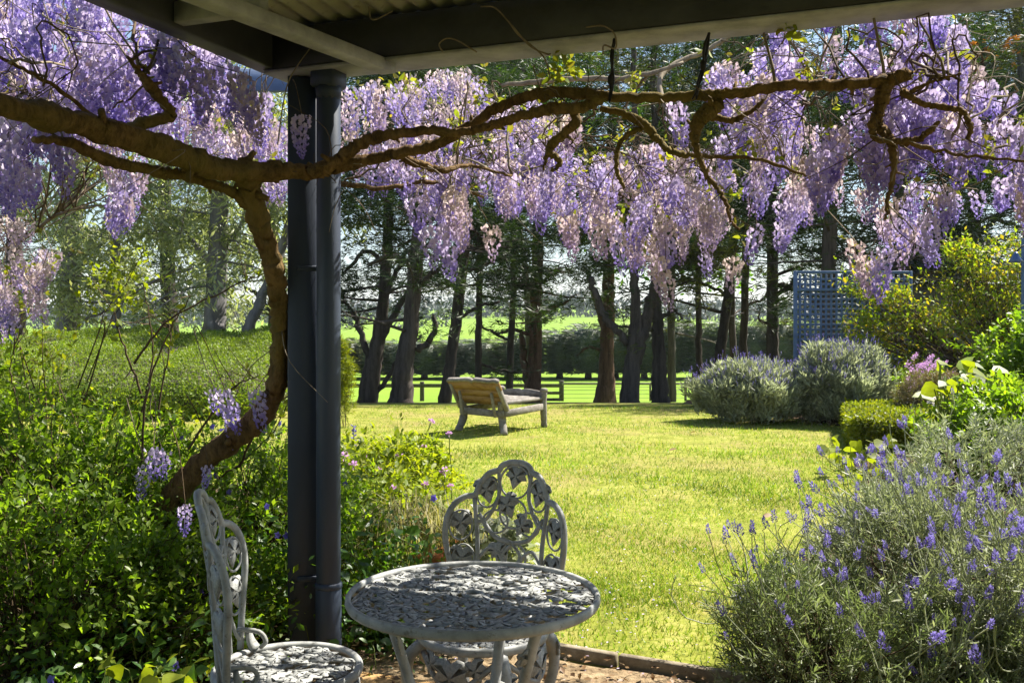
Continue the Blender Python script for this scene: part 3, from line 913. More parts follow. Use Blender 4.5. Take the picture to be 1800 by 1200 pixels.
# ------------------------------------------------------------------ rustic timber bench (chaise) on the lawn
def bench():
    A = np.array([-.108, 12.2, 0]); Bp = np.array([-.726, 12.73, 0]); Cc = np.array([.449, 13.15, 0]); Dd = Cc + Bp - A
    t = thing('rustic_bench', (A + Dd) / 2, 'silvered rustic timber daybed with raised scalloped headboard on the lawn', 'bench')
    eh = nrm(Bp - A); el = nrm(Cc - A)
    wid, ln = np.linalg.norm(Bp - A), np.linalg.norm(Cc - A)
    def P(h, l, z): return A + eh * h + el * l + np.array([0, 0, z])
    def wavy(p, q, bend, r0, r1, name):
        pts = spline([p, (p + q) / 2 + bend, q], 6)
        mb = MB(); tube(mb, pts, np.linspace(r0, r1, len(pts)), 8, lump=.08); return mb.build(name, M['bench_grey'], t)
    wavy(P(.06, .05, .42), P(.0, .02, 0), eh * .05 + el * .05, .052, .047, 'leg')
    wavy(P(wid - .05, .05, .42), P(wid - .02, 0, 0), eh * -.03 + el * .06, .054, .050, 'leg')
    for h in (0.02, wid - .02):
        l = wavy(P(h, ln, .49), P(h, ln + .01, 0), el * -.015, .046, .042, 'leg')
        mb = MB(); tube(mb, [P(h, ln, .475), P(h, ln, .49), P(h, ln, .52), P(h, ln, .535)], [.03, .055, .055, .03], 10); mb.build('knob', M['bench_grey'], l, smooth=True)
    for (p, q) in ((P(.02, .05, .26), P(wid - .03, .05, .27)), (P(.0, .06, .27), P(.02, ln - .03, .285)), (P(wid - .02, .06, .27), P(wid - .02, ln - .03, .285))):
        mb = MB(); beam(mb, p, q, .045, .09, ch=.012); mb.build('rail', M['bench_grey'], t)
    for k in range(4):                                             # seat planks along the length
        h0 = .02 + k * (wid - .04) / 4; h1 = h0 + (wid - .04) / 4 - .014
        mb = MB(); c = P((h0 + h1) / 2, ln / 2 + .05, .395 + .004 * (k % 2)); box(mb, c, (h1 - h0, ln - .1, .042), np.array([eh, el, [0, 0, 1.]]), .012); mb.build('seat_plank', M['bench_grey'], t)
    # headboard: planks with a scalloped top board, leaning out
    up = nrm(np.array([0, 0, .36]) - el * .30); nn = np.cross(eh, up)
    def board(name, lo, hi_fn, m, th=.04, n=17, ext=.03, parent=t, o0=None, updir=up):
        nv = np.cross(eh, updir)
        S = np.linspace(-ext, wid + ext, n)
        V = []
        o0_ = P(0, .06, .40) if o0 is None else o0
        for s in S:
            h = hi_fn(s / wid)
            l0 = lo(s / wid) if callable(lo) else lo
            for (a, b) in ((l0, 0), (h, 0), (h, 1), (l0, 1)):
                V.append(o0_ + eh * s + updir * a + nv * (b - .5) * th)
        i, j = np.meshgrid(np.arange(n - 1), np.arange(4), indexing='ij')
        a = i * 4 + j; b = i * 4 + (j + 1) % 4
        mb = MB(); mb.add(V, [np.stack([a, a + 4, b + 4, b], -1).reshape(-1, 4), np.array([[0, 1, 2, 3], [(n - 1) * 4 + 3, (n - 1) * 4 + 2, (n - 1) * 4 + 1, (n - 1) * 4]])])
        return mb.build(name, m, parent)
    scal = lambda f: .335 + .035 * math.sin(math.pi * min(max(f, 0), 1)) - .03 * math.exp(-((f - .5) / .03) ** 2) + .03 * math.exp(-((f - .02) / .08) ** 2) + .01 * math.exp(-((f - .98) / .08) ** 2)
    board('headboard_plank', -.02, lambda f: .112, M['bench_tan'], ext=-.02)
    board('headboard_plank', .115, lambda f: .222, M['bench_tan'], ext=-.005)
    board('headboard_plank', .225, scal, M['bench_tan'], n=41)
    board('top_rail', lambda f: scal(f) + .004, lambda f: scal(f) + .036, M['bench_grey'], th=.058, n=41, ext=.035)
    for h in (.0, wid):
        mb = MB(); beam(mb, P(h, .10, .30), P(h, .06, .40) + up * .31, .05, .07, up=el, ch=.012); mb.build('headboard_stile', M['bench_grey'], t)
    for h in (.12, wid - .14):
        mb = MB(); beam(mb, P(h, -.02, .22), P(h, .04, .40) + up * .18 - el * .05, .035, .035, ch=.008); mb.build('brace', M['bench_grey'], t)
    board('footboard', .0, lambda f: .075 + .04 * math.sin(math.pi * min(max(f, 0), 1)) - .02 * math.exp(-((f - .5) / .04) ** 2), M['bench_grey'], th=.035, n=31, ext=-.04, o0=P(0, ln, .40), updir=np.array([0, 0, 1.0]))
bench()

# ------------------------------------------------------------------ trellis, shed, lamp
def trellis_panel(x0, x1, d, ztop, zbot, label, step=.082):
    t = thing('trellis_panel', ((x0 + x1) / 2, d, zg(d)), label, 'trellis', 'blue lattice panels along the garden')
    fs = .055
    for x in (x0, x1):
        mb = MB(); box(mb, (x, d, (ztop + zbot) / 2), (fs, fs, ztop - zbot)); mb.build('frame_post', M['trellis'], t)
    for z in (ztop - .02, ztop - .30, zbot + .35, zbot + .06):
        mb = MB(); box(mb, ((x0 + x1) / 2, d - .004, z), (x1 - x0 - fs, .05, .045)); mb.build('frame_rail', M['trellis'], t)
    mv = MB(); box(mv, (0, 0, 0), (.036, .010, ztop - zbot - .1), ch=.002); mv = mv.mesh('slat', M['trellis'])
    mh = MB(); box(mh, (0, 0, 0), (x1 - x0 - .03, .010, .036), ch=.002); mh = mh.mesh('slat', M['trellis'])
    nv = int((x1 - x0 - .1) / step)
    for k in range(1, nv + 1):
        link('slat', mv, t, loc=(x0 + (x1 - x0) * k / (nv + 1), d + .034, (ztop + zbot) / 2))
    nh = int((ztop - zbot - .1) / step)
    for k in range(1, nh + 1):
        link('slat', mh, t, loc=((x0 + x1) / 2, d + .046, zbot + .05 + (ztop - zbot - .1) * k / (nh + 1)))
dT = 15.6
xT = at(1398, 600, dT)[0]
trellis_panel(xT, xT + 1.10, dT, 2.26, .05, 'blue lattice trellis panel open to the sky above the silver lavender')
trellis_panel(xT + 1.17, xT + 1.86, dT + .02, 2.26, .05, 'blue lattice trellis panel half hidden by the yellow green climber')

sh = thing('garden_shed', (9.9, 22.0, 0), 'small pale roofed shed peeping over the trellis on the right', 'shed')
z0 = zg(22)
mb = MB(); box(mb, (10.0, 22.6, (z0 + 2.3) / 2), (3.4, 2.4, 2.3 - z0), ch=.01); mb.build('wall', M['shedwall'], sh)
mb = MB()
V = [[8.1, 21.1, 2.36], [11.9, 21.1, 2.36], [11.9, 24.1, 3.05], [8.1, 24.1, 3.05]]
V = V + [[a, b, c + .05] for a, b, c in V]
mb.add(V, np.array([[3, 2, 1, 0], [4, 5, 6, 7], [0, 1, 5, 4], [1, 2, 6, 5], [2, 3, 7, 6], [3, 0, 4, 7]])); mb.build('roof', M['shedroof'], sh)

lp = at(1803, 600, 11.5)
t = thing('lamp_post', (lp[0], 11.5, 0), 'slate blue lamp post with small blue enamel shade at the right edge', 'lamp')
mb = MB(); box(mb, (lp[0], 11.5, 1.22), (.075, .075, 2.4)); mb.build('post', M['trellis'], t)
q = at(1778, 455, 11.5)
mb = MB(); tube(mb, spline([[lp[0], 11.46, 2.30], [lp[0] - .07, 11.42, 2.33], [q[0], 11.40, q[2] + .07]], 5), .009, 6); mb.build('arm', M['black'], t)
mb = MB(); tube(mb, [[q[0], 11.40, q[2] + .075], [q[0], 11.40, q[2] + .05], [q[0], 11.40, q[2] + .01], [q[0], 11.40, q[2] - .045], [q[0], 11.40, q[2] - .048]], [.015, .03, .05, .085, .078], 14)
mb.build('lamp_shade', M['lamp'], t, smooth=True)
# ------------------------------------------------------------------ wisteria
def line_d(px, off=.06):
    k = (px - 900) / F
    if px >= 540:
        p, e = PC + E2 * off, E1
    else:
        p, e = PC + E1 * -.07, E2
    s = (k * p[1] - p[0]) / (e[0] - k * e[1])
    return p[1] + e[1] * s
def vd(px):                                     # depth of the vine's main arms: just inside the beams
    return float(np.interp(px, [0, 250, 440, 520, 600, 640, 800, 1000, 1300, 1600, 1800],
                           [2.75, 3.20, 3.52, 3.60, 3.60, 3.60, line_d(800) - .02, line_d(1000), line_d(1300), line_d(1600), line_d(1800)]))
vine = thing('wisteria_vine', (-1.45, 4.05, 0), 'old gnarled wisteria vine dripping with lilac flower clusters around the verandah', 'vine')
VINE_PTS = []
def arm(name, pts, sides=10, dd=0.0, lump=.045, m='vine_bark', n=9, groove=.075):
    P = []
    for q in pts:
        px, py, w = q[:3]
        d = q[3] if len(q) > 3 else vd(px) + dd
        P.append([*at(px, py, d), .86 * w / 2 * d / F])
    S = spline(P, n)
    k = len(S)
    r0 = S[:, 3].mean()
    S[:, :3] += rng.normal(0, .0022 + .03 * r0, S[:, :3].shape)
    u = np.arange(k)
    wob = 1 + .035 * np.sin(u * .5 + rng.uniform(0, 6)) + .025 * np.sin(u * 2.1)
    for q in range(max(1, k // 14)):                              # knots and old pruning swellings
        wob = wob + rng.uniform(.08, .26) * np.exp(-((u - rng.uniform(0, k)) / rng.uniform(.8, 1.6)) ** 2)
    mb = MB(); tube(mb, S[:, :3], np.maximum(S[:, 3] * wob, .002), sides, lump=lump, groove=groove)
    if r0 > .010:
        for q in range(int(k // 9)):                              # stubs
            i = int(rng.integers(1, k - 1)); e = nrm(rng.normal(0, 1, 3)); p = S[i, :3] + e * S[i, 3] * .6
            tube(mb, [p, p + e * S[i, 3] * .7, p + e * (S[i, 3] * 1.1 + rng.uniform(.004, .02))], [S[i, 3] * .45, S[i, 3] * .34, S[i, 3] * .26], 6, lump=.12)
    VINE_PTS.append(S[::4, :3])
    return mb.build(name, M[m], vine, smooth=True)
arm('trunk', [(205, 1060, 62, 4.15), (255, 960, 56, 4.1), (310, 870, 50, 4.05), (365, 803, 46, 4.0), (425, 762, 48, 3.95), (462, 728, 46, 3.9), (485, 680, 40, 3.87), (492, 610, 38, 3.84), (489, 540, 37, 3.8),
              (484, 480, 38, 3.75), (466, 420, 40, 3.7), (446, 360, 44, 3.62), (434, 310, 48, 3.55), (425, 288, 38, 3.52)], 14, groove=.09)
arm('branch', [(-60, 172, 46), (0, 186, 46), (80, 205, 48), (150, 218, 50), (230, 243, 54), (300, 268, 52), (370, 296, 46), (440, 303, 42), (505, 300, 36), (552, 302, 30), (600, 292, 27),
               (650, 280, 24), (715, 268, 22), (770, 252, 21), (835, 216, 21), (885, 184, 21), (950, 166, 22), (1010, 165, 24), (1070, 170, 22), (1150, 171, 20), (1230, 168, 21), (1300, 162, 22),
               (1370, 152, 21), (1450, 150, 23), (1530, 146, 23), (1575, 138, 30), (1600, 128, 20)], 12)
arm('branch', [(545, 305, 26, 3.585), (590, 285, 27, 3.57), (620, 262, 26, 3.56), (650, 246, 23, 3.56), (700, 236, 20), (760, 231, 18), (820, 232, 17), (870, 218, 18), (920, 203, 20), (975, 192, 24), (1020, 190, 22), (1058, 174, 20)], 10, dd=-.05)
arm('branch', [(60, 245, 14), (120, 250, 20), (190, 282, 24), (250, 296, 22), (310, 308, 22), (365, 322, 21), (410, 338, 22), (435, 360, 26)], 8, dd=.10)
arm('branch', [(215, 238, 30), (255, 216, 26), (300, 203, 22), (280, 175, 20), (262, 150, 24), (245, 128, 12), (225, 100, 7)], 8, dd=.06)
arm('branch', [(180, 228, 12), (140, 185, 10), (60, 130, 8), (-20, 95, 7)], 6, dd=.05)
arm('branch', [(1005, 190, 22), (1012, 215, 20), (985, 240, 20), (965, 262, 17), (985, 285, 11), (970, 300, 6)], 8, dd=.03)
arm('branch', [(985, 232, 10), (965, 270, 9), (955, 300, 5)], 6, dd=.06)
arm('branch', [(1055, 190, 12), (1110, 205, 18), (1135, 222, 20), (1160, 250, 14), (1190, 270, 12), (1240, 275, 9), (1330, 280, 7), (1420, 310, 5)], 8, dd=.1)
arm('branch', [(1128, 225, 12), (1100, 240, 11), (1085, 265, 10), (1085, 300, 9), (1098, 330, 7)], 6, dd=.1)
arm('branch', [(1265, 182, 28), (1248, 195, 34), (1228, 215, 30), (1220, 240, 16), (1228, 275, 13), (1245, 310, 11), (1270, 345, 9), (1284, 385, 6), (1300, 405, 4)], 9, dd=-.02, lump=.10)
arm('branch', [(1245, 205, 14), (1285, 212, 13), (1320, 195, 10), (1345, 175, 6)], 6, dd=.02)
arm('branch', [(1555, 150, 30), (1548, 180, 26), (1540, 215, 22), (1560, 240, 20), (1570, 268, 17), (1570, 310, 12), (1560, 350, 9), (1558, 385, 5)], 9, lump=.10)
arm('branch', [(1548, 200, 14), (1532, 222, 15), (1545, 245, 13), (1600, 248, 14), (1632, 232, 12), (1650, 215, 7)], 7, dd=-.03)
arm('branch', [(1585, 160, 16), (1620, 182, 13), (1665, 190, 12), (1695, 198, 12), (1705, 225, 12), (1702, 245, 7)], 7)
arm('branch', [(1560, 248, 10), (1620, 258, 9), (1700, 272, 7), (1830, 285, 5)], 6)
arm('branch', [(1160, 300, 9, 4.6), (1210, 290, 9, 4.6), (1160, 140, 11, 5.2), (1240, 90, 10, 5.4), (1290, 60, 7, 5.4)], 6, m='pale_twig')
arm('branch', [(880, 150, 8, 5.2), (990, 140, 12, 5.2), (1120, 135, 10, 5.2), (1200, 110, 7, 5.2)], 6, m='pale_twig')
arm('branch', [(1600, 160, 8), (1650, 140, 6), (1690, 130, 4)], 5)
arm('branch', [(600, 325, 12, 4.3), (680, 330, 10, 4.3), (760, 320, 8, 4.4), (850, 345, 5, 4.5)], 6)
arm('branch', [(700, 270, 16, 3.62), (735, 288, 16, 3.66), (780, 300, 14, 3.7), (820, 290, 8, 3.8), (900, 310, 5, 4.0)], 7)
arm('branch', [(0, 440, 9, 5.4), (50, 415, 8, 5.3), (100, 378, 6, 5.2), (145, 364, 3, 5.1)], 6, m='pale_twig')

# raceme templates: spiral of florets, banner petal pale, keel dark
BAN = np.array([[0, 0, 0], [.40, .22, .24], [.44, .72, .34], [0, 1.0, -.06], [-.44, .72, .34], [-.40, .22, .24], [-.20, .10, .30], [.20, .10, .30], [0, .34, .78]])
def raceme(nf, fs, length, seed, open_=.75, lean=.06):
    r = np.random.default_rng(seed)
    tpl_c = np.array([0, .03, .05, -.02, .05, .03, .34, .34, .42])
    f = (np.arange(nf) + r.uniform(0, .8, nf)) / nf
    az = np.arange(nf) * 2.4 + r.normal(0, .35, nf)
    rad = np.interp(f, [0, .12, .5, .85, 1], [.020, .034, .031, .018, .004]) * r.uniform(.6, 1.2, nf)
    sz = np.interp(f, [0, .1, open_, 1], [.72, 1.0, .82, .36]) * fs * r.uniform(.8, 1.15, nf)
    bend = lean * np.sin(f * 2.5) * length
    cx, cyy = bend * math.cos(seed), bend * math.sin(seed)
    out = np.stack([np.cos(az), np.sin(az), np.zeros(nf)], 1)
    pos = np.stack([cx, cyy, -f * length], 1) + out * rad[:, None]
    up = out * np.interp(f, [0, 1], [.25, .1])[:, None] + np.array([0, 0, 1]) + r.normal(0, .28, (nf, 3))
    y = nrm(up)
    z = nrm(out + np.array([0, 0, -.15]) + r.normal(0, .3, (nf, 3)))
    x = nrm(np.cross(y, z)); z = np.cross(x, y)
    V = (BAN[None, :, 0, None] * x[:, None] + BAN[None, :, 1, None] * y[:, None] + BAN[None, :, 2, None] * z[:, None]) * sz[:, None, None] + pos[:, None]
    o = (np.arange(nf) * 9)[:, None, None]
    q = (np.array([[0, 1, 2, 3], [0, 3, 4, 5]])[None] + o).reshape(-1, 4)
    t3 = (np.array([[0, 7, 8], [0, 8, 6]])[None] + o).reshape(-1, 3)
    cc = np.clip(tpl_c[None] + (f[:, None] - .15) * .62, -.1, 1).ravel()
    mb = MB(); mb.add(V.reshape(-1, 3), [q, t3], cc)
    S = np.linspace(0, 1, 7)
    tube(mb, np.stack([lean * np.sin(S * 2.5) * length * math.cos(seed), lean * np.sin(S * 2.5) * length * math.sin(seed), -S * length], 1), np.linspace(.0022, .0008, 7), 3, c=.12, cap=False)
    k = nf // 3                                                   # pedicels
    return mb
RAC = [raceme(92, .0225, .18, 1), raceme(84, .023, .16, 2), raceme(100, .022, .21, 3), raceme(72, .0235, .14, 4, .9), raceme(92, .0225, .19, 5, .6, .10), raceme(62, .022, .15, 6, .5)]
RLEN = [.21, .18, .25, .15, .22, .16]
RAC_LOW = [raceme(48, .026, .19, 11), raceme(40, .026, .16, 12), raceme(54, .0255, .22, 13), raceme(36, .027, .15, 14, .6)]
RM = [r.mesh('flower_cluster', M['wist']) for r in RAC]
RMP = [r.mesh('flower_cluster', M['wist_pale']) for r in RAC]

items = []   # (pos, pale, scale)
def fill(poly, n, d0, d1, pale=0.0, s0=.8, s1=1.2, dfun=None):
    p = poly_points(poly, n)
    for (px, py) in p:
        d = rng.uniform(d0, d1) + (dfun(px) if dfun else 0)
        items.append((at(px, py, d), rng.uniform() < pale, rng.uniform(s0, s1)))
fill([(-60, -40), (150, -30), (330, 60), (470, 120), (475, 170), (400, 165), (330, 130), (250, 180), (160, 210), (60, 230), (-60, 230)], 205, 3.4, 5.2, .08, .9, 1.3)
fill([(-60, 170), (110, 200), (120, 260), (60, 310), (-60, 320)], 46, 3.1, 4.6, .05, .85, 1.2)
fill([(150, 190), (330, 170), (500, 190), (508, 255), (410, 265), (300, 215), (170, 240)], 70, 4.3, 6.2, .45)
fill([(170, 240), (250, 260), (250, 350), (195, 380)], 16, 4.0, 5.0, .25, .7, 1.0)
fill([(390, 290), (508, 280), (508, 330), (400, 330)], 9, 4.0, 5.5, .3, .7, 1.0)
fill([(-60, 385), (70, 370), (110, 420), (90, 520), (20, 560), (-60, 560)], 52, 4.6, 6.0, .8, .7, 1.1)
fill([(605, 135), (700, 128), (840, 118), (850, 160), (990, 190), (1010, 215), (1000, 330), (920, 345), (760, 330), (700, 290), (605, 280)], 205, 3.9, 6.0, .55, .65, 1.05)
fill([(700, 290), (830, 300), (840, 370), (760, 385), (715, 350)], 15, 4.0, 5.2, .25, .9, 1.25)
fill([(860, 280), (1200, 250), (1300, 290), (1290, 390), (1230, 400), (1140, 430), (1080, 380), (980, 375), (880, 335)], 165, 4.0, 6.0, .6, .65, 1.05)
fill([(985, 360), (1180, 380), (1170, 440), (1090, 450), (1000, 440)], 14, 4.2, 5.0, .4, .9, 1.15)
fill([(1240, 110), (1380, 70), (1420, 230), (1330, 260), (1280, 200)], 56, 3.5, 5.0, .3, .7, 1.1)
fill([(1260, 200), (1480, 220), (1480, 330), (1400, 370), (1280, 330)], 44, 3.6, 5.0, .4, .7, 1.1)
fill([(1340, -40), (1600, -20), (1690, 20), (1720, 130), (1800, 190), (1800, 260), (1560, 190), (1500, 160), (1380, 130)], 78, 3.05, 3.9, .22, .85, 1.15)
fill([(1500, 170), (1640, 180), (1640, 270), (1560, 280), (1500, 250)], 28, 3.2, 3.9, .15)
fill([(1480, 310), (1600, 350), (1640, 395), (1590, 420), (1510, 380)], 13, 3.6, 4.4, .4, .75, 1.0)
fill([(1590, 320), (1720, 330), (1715, 350), (1600, 350)], 9, 3.7, 4.2, .1, .6, .8)
fill([(1745, 300), (1830, 300), (1830, 330), (1750, 325)], 7, 3.4, 3.9, .2, .8, 1.0)
fill([(1780, 190), (1900, 190), (1900, 300), (1790, 260)], 8, 3.3, 4, .3)
for (px, py, d, pale, s) in ((1381, 8, 3.02, 1, 1.35), (1430, -10, 3.0, 1, 1.2), (1355, 205, 3.4, 0, 1.2), (1450, 210, 3.3, 0, 1.3), (1445, 270, 3.4, 0, 1.2), (530, 205, 3.6, 0, .9),
                          (1300, 150, 3.25, 1, 1.1), (1170, 480, 4.2, 1, .9), (1160, 455, 4.2, 1, .9), (1290, 455, 4.0, 1, 1.0), (1240, 450, 4.4, 0, .8), (1380, 395, 4.0, 0, 1.0), (1330, 400, 4.2, 0, .9),
                          (1525, 455, 3.9, 1, 1.0), (1500, 425, 3.95, 1, .9), (1555, 440, 3.8, 0, 1.0), (1630, 380, 3.7, 0, 1.0), (450, 690, 3.82, 0, .85), (395, 690, 3.9, 0, .9), (408, 715, 3.95, 0, .8),
                          (375, 685, 4.0, 0, .7), (270, 790, 3.9, 0, .9), (285, 795, 3.95, 0, .8), (255, 820, 3.95, 0, .7), (325, 890, 3.2, 0, .55), (365, 820, 3.7, 0, .5),
                          (1185, 185, 3.5, 0, .9), (1085, 182, 3.3, 0, .5), (1265, 245, 3.9, 0, .8), (760, 400, 4.0, 0, 1.3), (790, 395, 4.05, 0, 1.2), (860, 400, 4.1, 1, 1.0), (900, 380, 4.2, 0, .9)):
    items.append((at(px, py, d), bool(pale), s))
# keep flowers clear of the roof timbers
def clear(p):
    q = p - PC
    a, b = np.dot(q, E1), np.dot(q, E2)
    return not (p[2] > 2.36 and -.2 < a and -.08 < b)
items = [it for it in items if clear(it[0])]
# gaps in the canopy through which the sun reaches the table and the downpipe
def sunlit_gap(p):
    c = p - [0, 0, .09]
    for q, r, k in ((np.array([.04, 2.62, .7]), .20, .85), (np.array([-.30, 2.55, .7]), .10, .7), (np.array([.15, 2.40, .7]), .12, .7), (np.array([-.62, 2.67, .45]), .14, .5)):
        w = c - q
        if np.linalg.norm(w - SUN * np.dot(w, SUN)) < r and rng.uniform() < k:
            return True
    h = nrm(np.array([SUN[0], SUN[1], 0])); w = c - np.array([DP[0], DP[1], 0]); s = np.dot(w, h)
    if s > 0 and np.linalg.norm((w - h * s)[:2]) < .16 and -.2 < c[2] - s * SUN[2] / np.hypot(SUN[0], SUN[1]) < 2.1 and rng.uniform() < .55:
        return True
    return False
items = [it for it in items if not sunlit_gap(it[0])]
items.sort(key=lambda it: it[0][1] / it[2])
tips = []
TOP = len(items)
for k, (p, pale, s) in enumerate(items[:288]):
    v = int(rng.integers(0, 6))
    link('flower_cluster', (RMP if pale else RM)[v], vine, loc=p, rot=(rng.normal(0, .13), rng.normal(0, .13), rng.uniform(0, 6.28)), scale=s * rng.uniform(.9, 1.1))
mbs = {0: MB(), 1: MB()}
for (p, pale, s) in items[288:]:
    t = RAC_LOW[int(rng.integers(0, 4))]
    a = rng.uniform(0, 6.28); ca, sa = math.cos(a), math.sin(a)
    R = np.array([[ca, sa, 0], [-sa, ca, 0], [0, 0, 1]])
    tilt = np.eye(3); tilt[2, 0], tilt[2, 1] = rng.normal(0, .14, 2)
    V = np.concatenate(t.v) @ R @ tilt * s + p
    mbs[int(pale)].add(V, t.f, np.concatenate(t.c))
for kk, m in ((0, 'wist'), (1, 'wist_pale')):
    mbs[kk].build('far_flower_clusters', M[m], vine, kind='stuff')

# twigs: from every cluster up to a nearby spur, spurs back to the arms
tw, tp = MB(), MB()
VP = np.concatenate(VINE_PTS)
sel = rng.permutation(len(items))
hubs = []
for k in sel[:95]:
    p = items[k][0] + np.array([rng.normal(0, .05), rng.normal(0, .08), rng.uniform(.06, .2)])
    if not clear(p) or p[2] < 1.3:
        continue
    dist = np.linalg.norm((VP - p) * [1, .6, 1], axis=1)
    near = np.argsort(dist)[:6]
    q = VP[near[int(rng.integers(0, 6))]]
    if np.linalg.norm(q - p) > 2.8:
        continue
    mid = (p + q) / 2 + rng.normal(0, .10, 3) + [0, 0, .10]
    m2 = p * .75 + q * .25 + rng.normal(0, .06, 3) + [0, 0, .05]
    S = spline([q, mid, m2, p], 6); S += rng.normal(0, .008, S.shape)
    tube(tw if rng.uniform() < .55 else tp, S, np.linspace(.0050, .0022, len(S)) * rng.uniform(.7, 1.2), 5, lump=.12)
    hubs += [S[-1], S[-5], S[-9]]
HB = np.array(hubs)
for (p, pale, s) in items:
    j = np.argsort(np.linalg.norm(HB - p, axis=1))[:3]
    q = HB[j[int(rng.integers(0, 3))]]
    L = np.linalg.norm(q - p)
    if L > .5:
        q = p + (q - p) / L * .22 + [0, 0, .08]
    S = spline([q, (p + q) / 2 + rng.normal(0, .025, 3) + [0, 0, .03], p + [0, 0, .015], p], 3)
    tube(tp if rng.uniform() < .5 else tw, S, np.linspace(.0026, .0014, len(S)), 3, cap=False)
for _ in range(420):                                              # fine side twigs, many bare and tangled
    q = HB[int(rng.integers(0, len(HB)))] if rng.uniform() < .7 else VP[int(rng.integers(0, len(VP)))]
    L = rng.uniform(.08, .34)
    dr = nrm(rng.normal(0, 1, 3) * [1, 1, .7])
    S = spline([q, q + dr * L * .5 + rng.normal(0, .03, 3), q + dr * L + rng.normal(0, .06, 3) - [0, 0, .04]], 4)
    if clear(S[-1]):
        tube(tp if rng.uniform() < .4 else tw, S, np.linspace(.0028, .0009, len(S)), 3, cap=False)
tw.build('twigs', M['twig'], vine, kind='stuff')
tp.build('pale_twigs', M['pale_twig'], vine, kind='stuff')

# young leaves
pos, dr = [], []
for (p, pale, s) in items:
    if rng.uniform() < .32 and p[1] > 3.3 and p[2] > 1.2:
        c0 = p + [rng.normal(0, .08), rng.normal(0, .08), rng.uniform(.0, .12)]
        if clear(c0):
            ax = nrm(rng.normal(0, 1, 3) + [0, 0, .3])
            for q in range(int(rng.integers(4, 11))):
                pos.append(c0 + ax * rng.uniform(-.02, .10)); dr.append(nrm(rng.normal(0, 1, 3)) + ax * .6)
for (px, py, d) in ((985, 125, 3.5), (960, 150, 3.5), (1000, 118, 3.5), (1740, 262, 3.3), (1760, 272, 3.3), (1320, 262, 3.8), (1390, 45, 3.2), (1420, 130, 3.2), (1110, 140, 4), (720, 150, 4.6), (830, 175, 4.4)):
    c0 = at(px, py, d)
    for q in range(26):
        pos.append(c0 + rng.normal(0, .022, 3)); dr.append(rng.normal(0, 1, 3) - [0, 0, .3])
mb = MB(); scatter(mb, LEAF, np.array(pos), np.array(dr), rng.uniform(.022, .05, len(pos)))
mb.build('young_leaves', M['vine_leaf'], vine, kind='stuff')

# tendrils curling on the beam
mb = MB()
for pts in ([(778, 92), (772, 78), (785, 68), (805, 72), (838, 92)], [(845, 12), (870, 14), (895, 40), (912, 62), (955, 100), (968, 140)], [(1030, 48), (1060, 46), (1080, 60), (1082, 85), (1062, 80), (1060, 95)],
            [(545, 85), (520, 120), (505, 150), (495, 200), (488, 255)], [(900, 45), (930, 80), (960, 95), (968, 95)], [(690, 20), (655, 35), (648, 12)]):
    S = spline([at(px, py, (line_d(px, .16) if px > 520 else 3.5) - .03) for px, py in pts], 6)
    tube(mb, S, .0028, 4)
mb.build('tendrils', M['pale_twig'], vine, kind='stuff')

for (pts, lab) in ((((1082, 68), (1076, 100), (1073, 140), (1071, 180)), 'black tie hanging from the beam to the vine arm, left of two'),
                   (((1246, 58), (1243, 85), (1236, 115), (1226, 150), (1222, 175)), 'black tie hanging from the beam to the vine arm, right of two')):
    t = thing('vine_tie', at(pts[0][0], pts[0][1], line_d(pts[0][0], .1)), lab, 'tie', 'black ties holding the vine arm')
    for k in range(3):
        S = spline([at(px + rng.normal(0, 2.5), py, line_d(px, .09) + rng.normal(0, .01)) for px, py in pts], 5)
        mb = MB(); tube(mb, S, interp(np.linspace(0, 1, len(S)), [(0, .0035), (.4, .005), (1, .0025)]), 5); mb.build('strand', M['black'], t)
    mb = MB(); q = at(pts[2][0], pts[2][1], line_d(pts[2][0], .09)); tube(mb, [q + [0, 0, .02], q + [0, 0, .008], q - [0, 0, .012], q - [0, 0, .02]], [.004, .010, .009, .004], 7, lump=.2); mb.build('knot', M['black'], t)
# ------------------------------------------------------------------ shrubs, flowers, hedges
def ell(c, r, n, zmin=.02, shell=.55, top=.25):
    """points in an ellipsoid, mostly towards its skin, uneven"""
    d = nrm(rng.normal(size=(n * 2, 3)) + [0, 0, top])
    k = rng.uniform(shell, 1, (n * 2, 1)) ** .6
    bumpy = 1 + .16 * np.sin(d[:, :1] * 5 + c[0]) * np.cos(d[:, 1:2] * 4 + c[1]) + .10 * np.sin(d[:, 2:] * 9)
    p = np.asarray(c) + d * k * bumpy * np.asarray(r)
    p = p[p[:, 2] > zmin]
    return p[:n]

